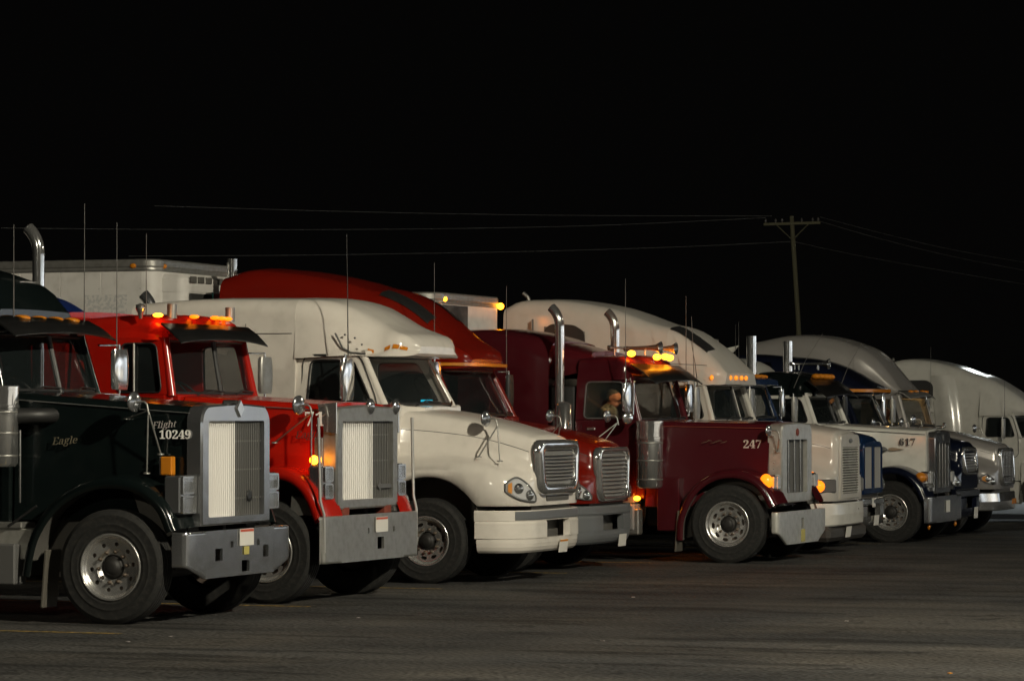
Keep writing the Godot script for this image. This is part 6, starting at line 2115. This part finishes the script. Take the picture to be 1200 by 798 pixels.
# white truck at the far end, beyond the kerb
func truck_11() -> void:
	var t := truck("white tall-roofed truck at the far end with a dark sleeper window", spot(77.0, -14.62), 20)
	var P := {"paint": M.white_cool, "back": -1.66, "wsb": -0.72, "wst": -0.9, "belt": 1.93, "ytop": 2.44, "win_top": 2.38, "win_back": -1.5, "hw": 1.14, "tumble": 0.08, "bulge": 0.2, "nose": 1.0, "nose_y": 1.66, "nose_w": 0.68, "bumper": [0.42, 0.82], "hood_low": 0.86, "shelf": 1.36, "shelf_nose": 1.2, "door_line": true, "skirt": M.white_cool}
	var A := aero(t, P)
	wheels(t, wheel_slot, 0.98)
	var St := [[-3.95, 0.95, 3.60, 1.15, 1.08, 0.14, 0.03], [-3.5, 0.95, 3.71, 1.15, 1.06, 0.2, 0.03], [-2.3, 0.95, 3.56, 1.15, 1.0, 0.3, 0.03], [-1.65, 0.95, 3.34, 1.15, 0.97, 0.34, 0.03]]
	roof_hull(t, St, M.white_cool, "sleeper")
	roof_hull(t, [[-1.65, 2.42, 3.34, 1.145, 0.97, 0.34, 0.03], [-1.1, 2.42, 3.06, 1.12, 0.92, 0.36, 0.03], [-0.75, 2.43, 2.82, 1.05, 0.86, 0.28, 0.03], [-0.5, 2.45, 2.62, 0.9, 0.76, 0.12, 0.02], [-0.4, 2.46, 2.54, 0.76, 0.66, 0.04, 0.01]], M.white_cool, "roof_fairing")
	var st := S()
	var wo := round_poly([Vector2(-3.32, 2.84), Vector2(-2.72, 2.84), Vector2(-2.72, 3.14), Vector2(-2.86, 3.24), Vector2(-3.32, 3.24)], 0.07, 4)
	holed(st, wo, [], 1.10, 1.135, func(p: Vector2, q: float) -> Vector3: return Vector3(p.x, p.y, q + (3.24 - p.y) * 0.03))
	fin(st, "sleeper_window", M.plastic_black, t)
	st = S()
	var rows := []
	for i in 13:
		var row := PackedVector3Array()
		for k in 15:
			var u := k / 14.0
			var v := i / 12.0
			row.append(Vector3(-2.62 + 0.62 * u - 0.25 * v * v * v, lerpf(1.0, 3.35, v), 1.152 - 0.09 * v * v - 0.05 * v * v * v + 0.085 * pow(sin(PI * u), 1.5)))
		rows.append(row)
	grid(st, rows)
	fin(st, "corner_bulge", M.white_cool, t)
	rod([Vector3(-3.9, 2.5, 1.155), Vector3(-2.7, 2.5, 1.152)], 0.006, "panel_seam", M.trim_grey, t, 4)
	fin(bx(-1.22, -1.05, 1.46, 1.72, 1.15, 1.165, 0.02), "lower_window", M.plastic_black, t)
	fin(bx(-1.18, -1.1, 1.62, 1.68, 1.165, 1.168, 0.001), "door_sticker", M.plate_red, t)
	mirror(t, -1.05, 2.14, 1.42, 0.44, 0.2, 1.14, M.aluminium)
	mirror(t, -0.95, 2.14, -1.42, 0.44, 0.2, 1.14, M.aluminium)
	antenna(t, -1.0, 2.4, 1.40, 3.2, 0.0, M.whip_dark)
	antenna(t, -2.75, 2.6, 1.2, 4.0)
	wrap_lamp(t, P, A, 0.6, 1.4, 0.95, 1.16, M.amber_off, 0.2)
	nose_grille(t, 1.05, 0.58, 1.0, 1.6, 0.09, M.chrome, 7, 0.03, 0.05, M.bar_metal)
	st = S()
	ell(st, Vector3(-3.75, 3.72, 0.7), Vector3(0.04, 0.05, 0.04), 8)
	fin(st, "roof_knob", M.aluminium, t)

func trailers() -> void:
	# refrigerated trailer behind the tall red truck
	var t := thing("box_trailer", "white refrigerated trailer with a cooling unit behind the orange-red truck", "trailer", spot(41.7, -14.85), deg_to_rad(-20), "trailers behind the trucks")
	var xf := -4.90
	trailer_box(t, xf, 4.08, 12.0, M.trailer_white, M.trailer_white, 0.2)
	for q in [[xf - 0.33, 1.30], [xf + 0.0, 1.05]]: amber(t, Vector3(q[0], 3.98, q[1]), Vector3(0.05, 0.035, 0.02), M.amber_off)
	amber(t, Vector3(xf + 0.02, 3.98, -1.05), Vector3(0.05, 0.035, 0.04), M.amber_off)
	var u := Node3D.new()
	u.name = "cooling_unit"
	t.add_child(u, true)
	var st := S()
	var ux := xf + 0.36
	var shell := front_path(xf - 0.01, ux - 0.16, ux, 1.1, 0.9)
	sweep(st, shell, [Vector2(-0.3, 3.880), Vector2(-0.06, 3.880), Vector2(0, 3.820), Vector2(0, 3.640), Vector2(-0.3, 3.640)])
	fin(st, "unit_hood", M.trailer_white, u)
	st = S()
	sweep(st, front_path(xf - 0.01, ux - 0.16, ux - 0.01, 1.09, 0.9), [Vector2(-0.3, 3.640), Vector2(0, 3.640), Vector2(0, 2.400), Vector2(-0.3, 2.400)])
	fin(st, "unit_body", M.trailer_white, u)
	for z in [0.92, 0.68, 0.44, 0.08, -0.14]: fin(bx(ux + 0.005, ux + 0.03, 3.760, 3.845, z - 0.085, z + 0.085, 0.006), "opening_shade_block", M.dark, u)  # solid dark blocks, shade of openings put into their colour
	fin(bx(ux, ux + 0.012, 3.300, 3.620, 0.32, 1.0, 0.004), "unit_panel", M.green_panel, u)
	for z in [0.88, 0.66, 0.44]: fin(bx(ux + 0.012, ux + 0.022, 3.380, 3.540, z - 0.08, z + 0.08, 0.004), "panel_window", M.trim_grey, u)
	fin(bx(ux, ux + 0.016, 3.300, 3.660, 0.27, 0.31, 0.004), "unit_edge", M.teal_edge, u)
	fin(bx(ux, ux + 0.012, 3.300, 3.640, -0.34, 0.25, 0.004), "unit_panel", M.rose_panel, u)
	for z in [0.1, -0.16]: fin(bx(ux + 0.012, ux + 0.02, 3.400, 3.560, z - 0.1, z + 0.1, 0.004), "panel_window", M.dark, u)
	for z in [-0.6, -0.82]: fin(bx(ux, ux + 0.015, 3.320, 3.580, z - 0.09, z + 0.09, 0.004), "unit_vent", M.trim_grey, u)
	words("THERMO", 0.09, M.letter_navy, u, Vector3(ux + 0.02, 3.785, -0.86), Basis(Vector3.UP, PI / 2))
	# print worn off the side wall
	var gr := mat("worn_print", Color.WHITE, 0.6)
	gr.albedo_texture = noise_tex(51, 0.03, 4, [[0.0, 0.46, 0.54, 1.0], [lin(0.40, 0.40, 0.40), lin(0.46, 0.455, 0.445), lin(0.57, 0.55, 0.52), lin(0.58, 0.56, 0.53)]])
	gr.uv1_triplanar = true
	fin(bx(xf - 1.05, xf - 0.42, 3.2, 3.6, 1.291, 1.294, 0.001), "worn_print", gr, t)
	# box trailer behind the maroon truck
	t = thing("box_trailer", "sooty white box trailer with lit amber corner lamps behind the maroon truck", "trailer", Vector3(3.33, 0, -46.59), deg_to_rad(-21), "trailers behind the trucks")
	xf = -4.20
	trailer_box(t, xf, 3.72, 12.0, M.trailer_white, M.trailer_white, 0.3)
	st = S()
	var arc := []
	for i in 9:
		var a := PI / 2 * i / 8
		arc.append(Vector2(xf - 0.3 + 0.3 * sin(a), 0.99 + 0.3 * cos(a)))
	arc.append(Vector2(xf, 0.12))
	sweep(st, arc, [Vector2(0.001, 3.54), Vector2(0.005, 3.54), Vector2(0.005, 2.3), Vector2(0.001, 2.3)])
	fin(st, "sooty_corner", M.soot_panel, t)
	amber(t, Vector3(xf - 0.35, 3.62, 1.31), Vector3(0.06, 0.04, 0.03), M.amber_hot, "corner_lamp", 0.1)
	amber(t, Vector3(xf - 0.01, 3.62, 0.98), Vector3(0.04, 0.04, 0.06), M.amber_hot, "corner_lamp", 0.1)
	amber(t, Vector3(xf + 0.03, 3.58, -1.1), Vector3(0.05, 0.05, 0.07), M.amber_hot, "corner_lamp", 0.1)
	fin(bx(xf, xf + 0.03, 2.7, 3.12, -0.78, -0.5, 0.006), "document_holder", M.aluminium, t)
	fin(bx(xf + 0.03, xf + 0.036, 2.76, 3.04, -0.74, -0.64, 0.003), "holder_window", M.plate_white, t)
	# pale trailer behind the navy truck
	t = thing("box_trailer", "plain grey-white box trailer behind the dark navy truck", "trailer", spot(59.5, -13.98), deg_to_rad(-20), "trailers behind the trucks")
	trailer_box(t, -3.98, 3.62, 12.0, M.trailer_white, M.trailer_white, 0.15)

func utility_pole() -> void:
	var z := -154.0
	var px := func(x: float, y: float, d: float) -> Vector3:
		return Vector3((x - 600.0) / 3950.0 * d, 2.0 + (486.0 - y) / 3950.0 * d, -d)
	var top: Vector3 = px.call(928, 253, 154.0)
	var t := thing("utility_pole", "wooden utility pole with a crossarm behind the trucks", "utility pole", Vector3(top.x + 0.35, ground_y(84), z))
	var h := top.y - t.position.y
	rod([Vector3(0.25, 0, 0), Vector3(-0.05, h * 0.6, 0), Vector3(-0.33, h, 0)], [0.13, 0.115, 0.1], "pole", M.wood_pole, t, 12)
	var st := S()
	box(st, Vector3(-0.33, h - 0.35, 0.17), Vector3(2.6, 0.12, 0.1), Basis(Vector3.BACK, 0.03), 0.01)
	fin(st, "crossarm", M.wood_pole, t)
	for s in [1.0, -1.0]: rod([Vector3(-0.33 + 0.75 * s, h - 0.38, 0.2), Vector3(-0.31, h - 1.1, 0.16)], 0.025, "brace", M.wood_pole, t, 5)
	for dx in [-1.2, -0.75, -0.45, 0.45, 0.95, 1.2]:
		st = S()
		lathe(st, [Vector2(0.02, 0), Vector2(0.03, 0.05), Vector2(0.06, 0.08), Vector2(0.05, 0.14), Vector2(0.025, 0.19), Vector2(0, 0.2)], Vector3(-0.33 + dx, h - 0.3 + dx * 0.03, 0.17), Vector3.UP, 8)
		fin(st, "insulator", M.porcelain, t)
	var lines := [["upper power line running left from the pole's crossarm", [[898, 255, 154], [700, 264, 150], [500, 268, 146], [250, 269, 141], [0, 267, 136]]], ["lower slack cable running left from the pole", [[927, 283, 154], [800, 289, 151], [640, 294, 148], [480, 297, 145], [340, 299, 142], [150, 300, 138]]], ["lower slack cable running right from the pole", [[931, 283, 154], [1000, 298, 158], [1100, 316, 164], [1220, 336, 170]]], ["topmost power line running right from the pole's crossarm", [[962, 254, 154], [1030, 272, 158], [1120, 293, 163], [1230, 312, 170]]], ["middle power line running right from the pole's crossarm", [[958, 258, 154], [1030, 279, 158], [1120, 301, 163], [1230, 322, 170]]], ["uppermost wire running left across the sky from the pole", [[905, 253, 154], [650, 252, 149], [420, 248, 144], [180, 241, 139]]]]
	for q in lines:
		var pts := []
		for p in q[1]: pts.append(px.call(p[0], p[1], p[2]))
		var fine := []
		for i in pts.size() - 1:
			for k in 5: fine.append((pts[i] as Vector3).cubic_interpolate(pts[i + 1], pts[maxi(i - 1, 0)], pts[mini(i + 2, pts.size() - 1)], k / 5.0))
		fine.append(pts[-1])
		var w := S()
		tube(w, fine, 0.010, 5)
		tag(fin(w, "power_line", M.wire), q[0], "cable", "cables on the utility pole")
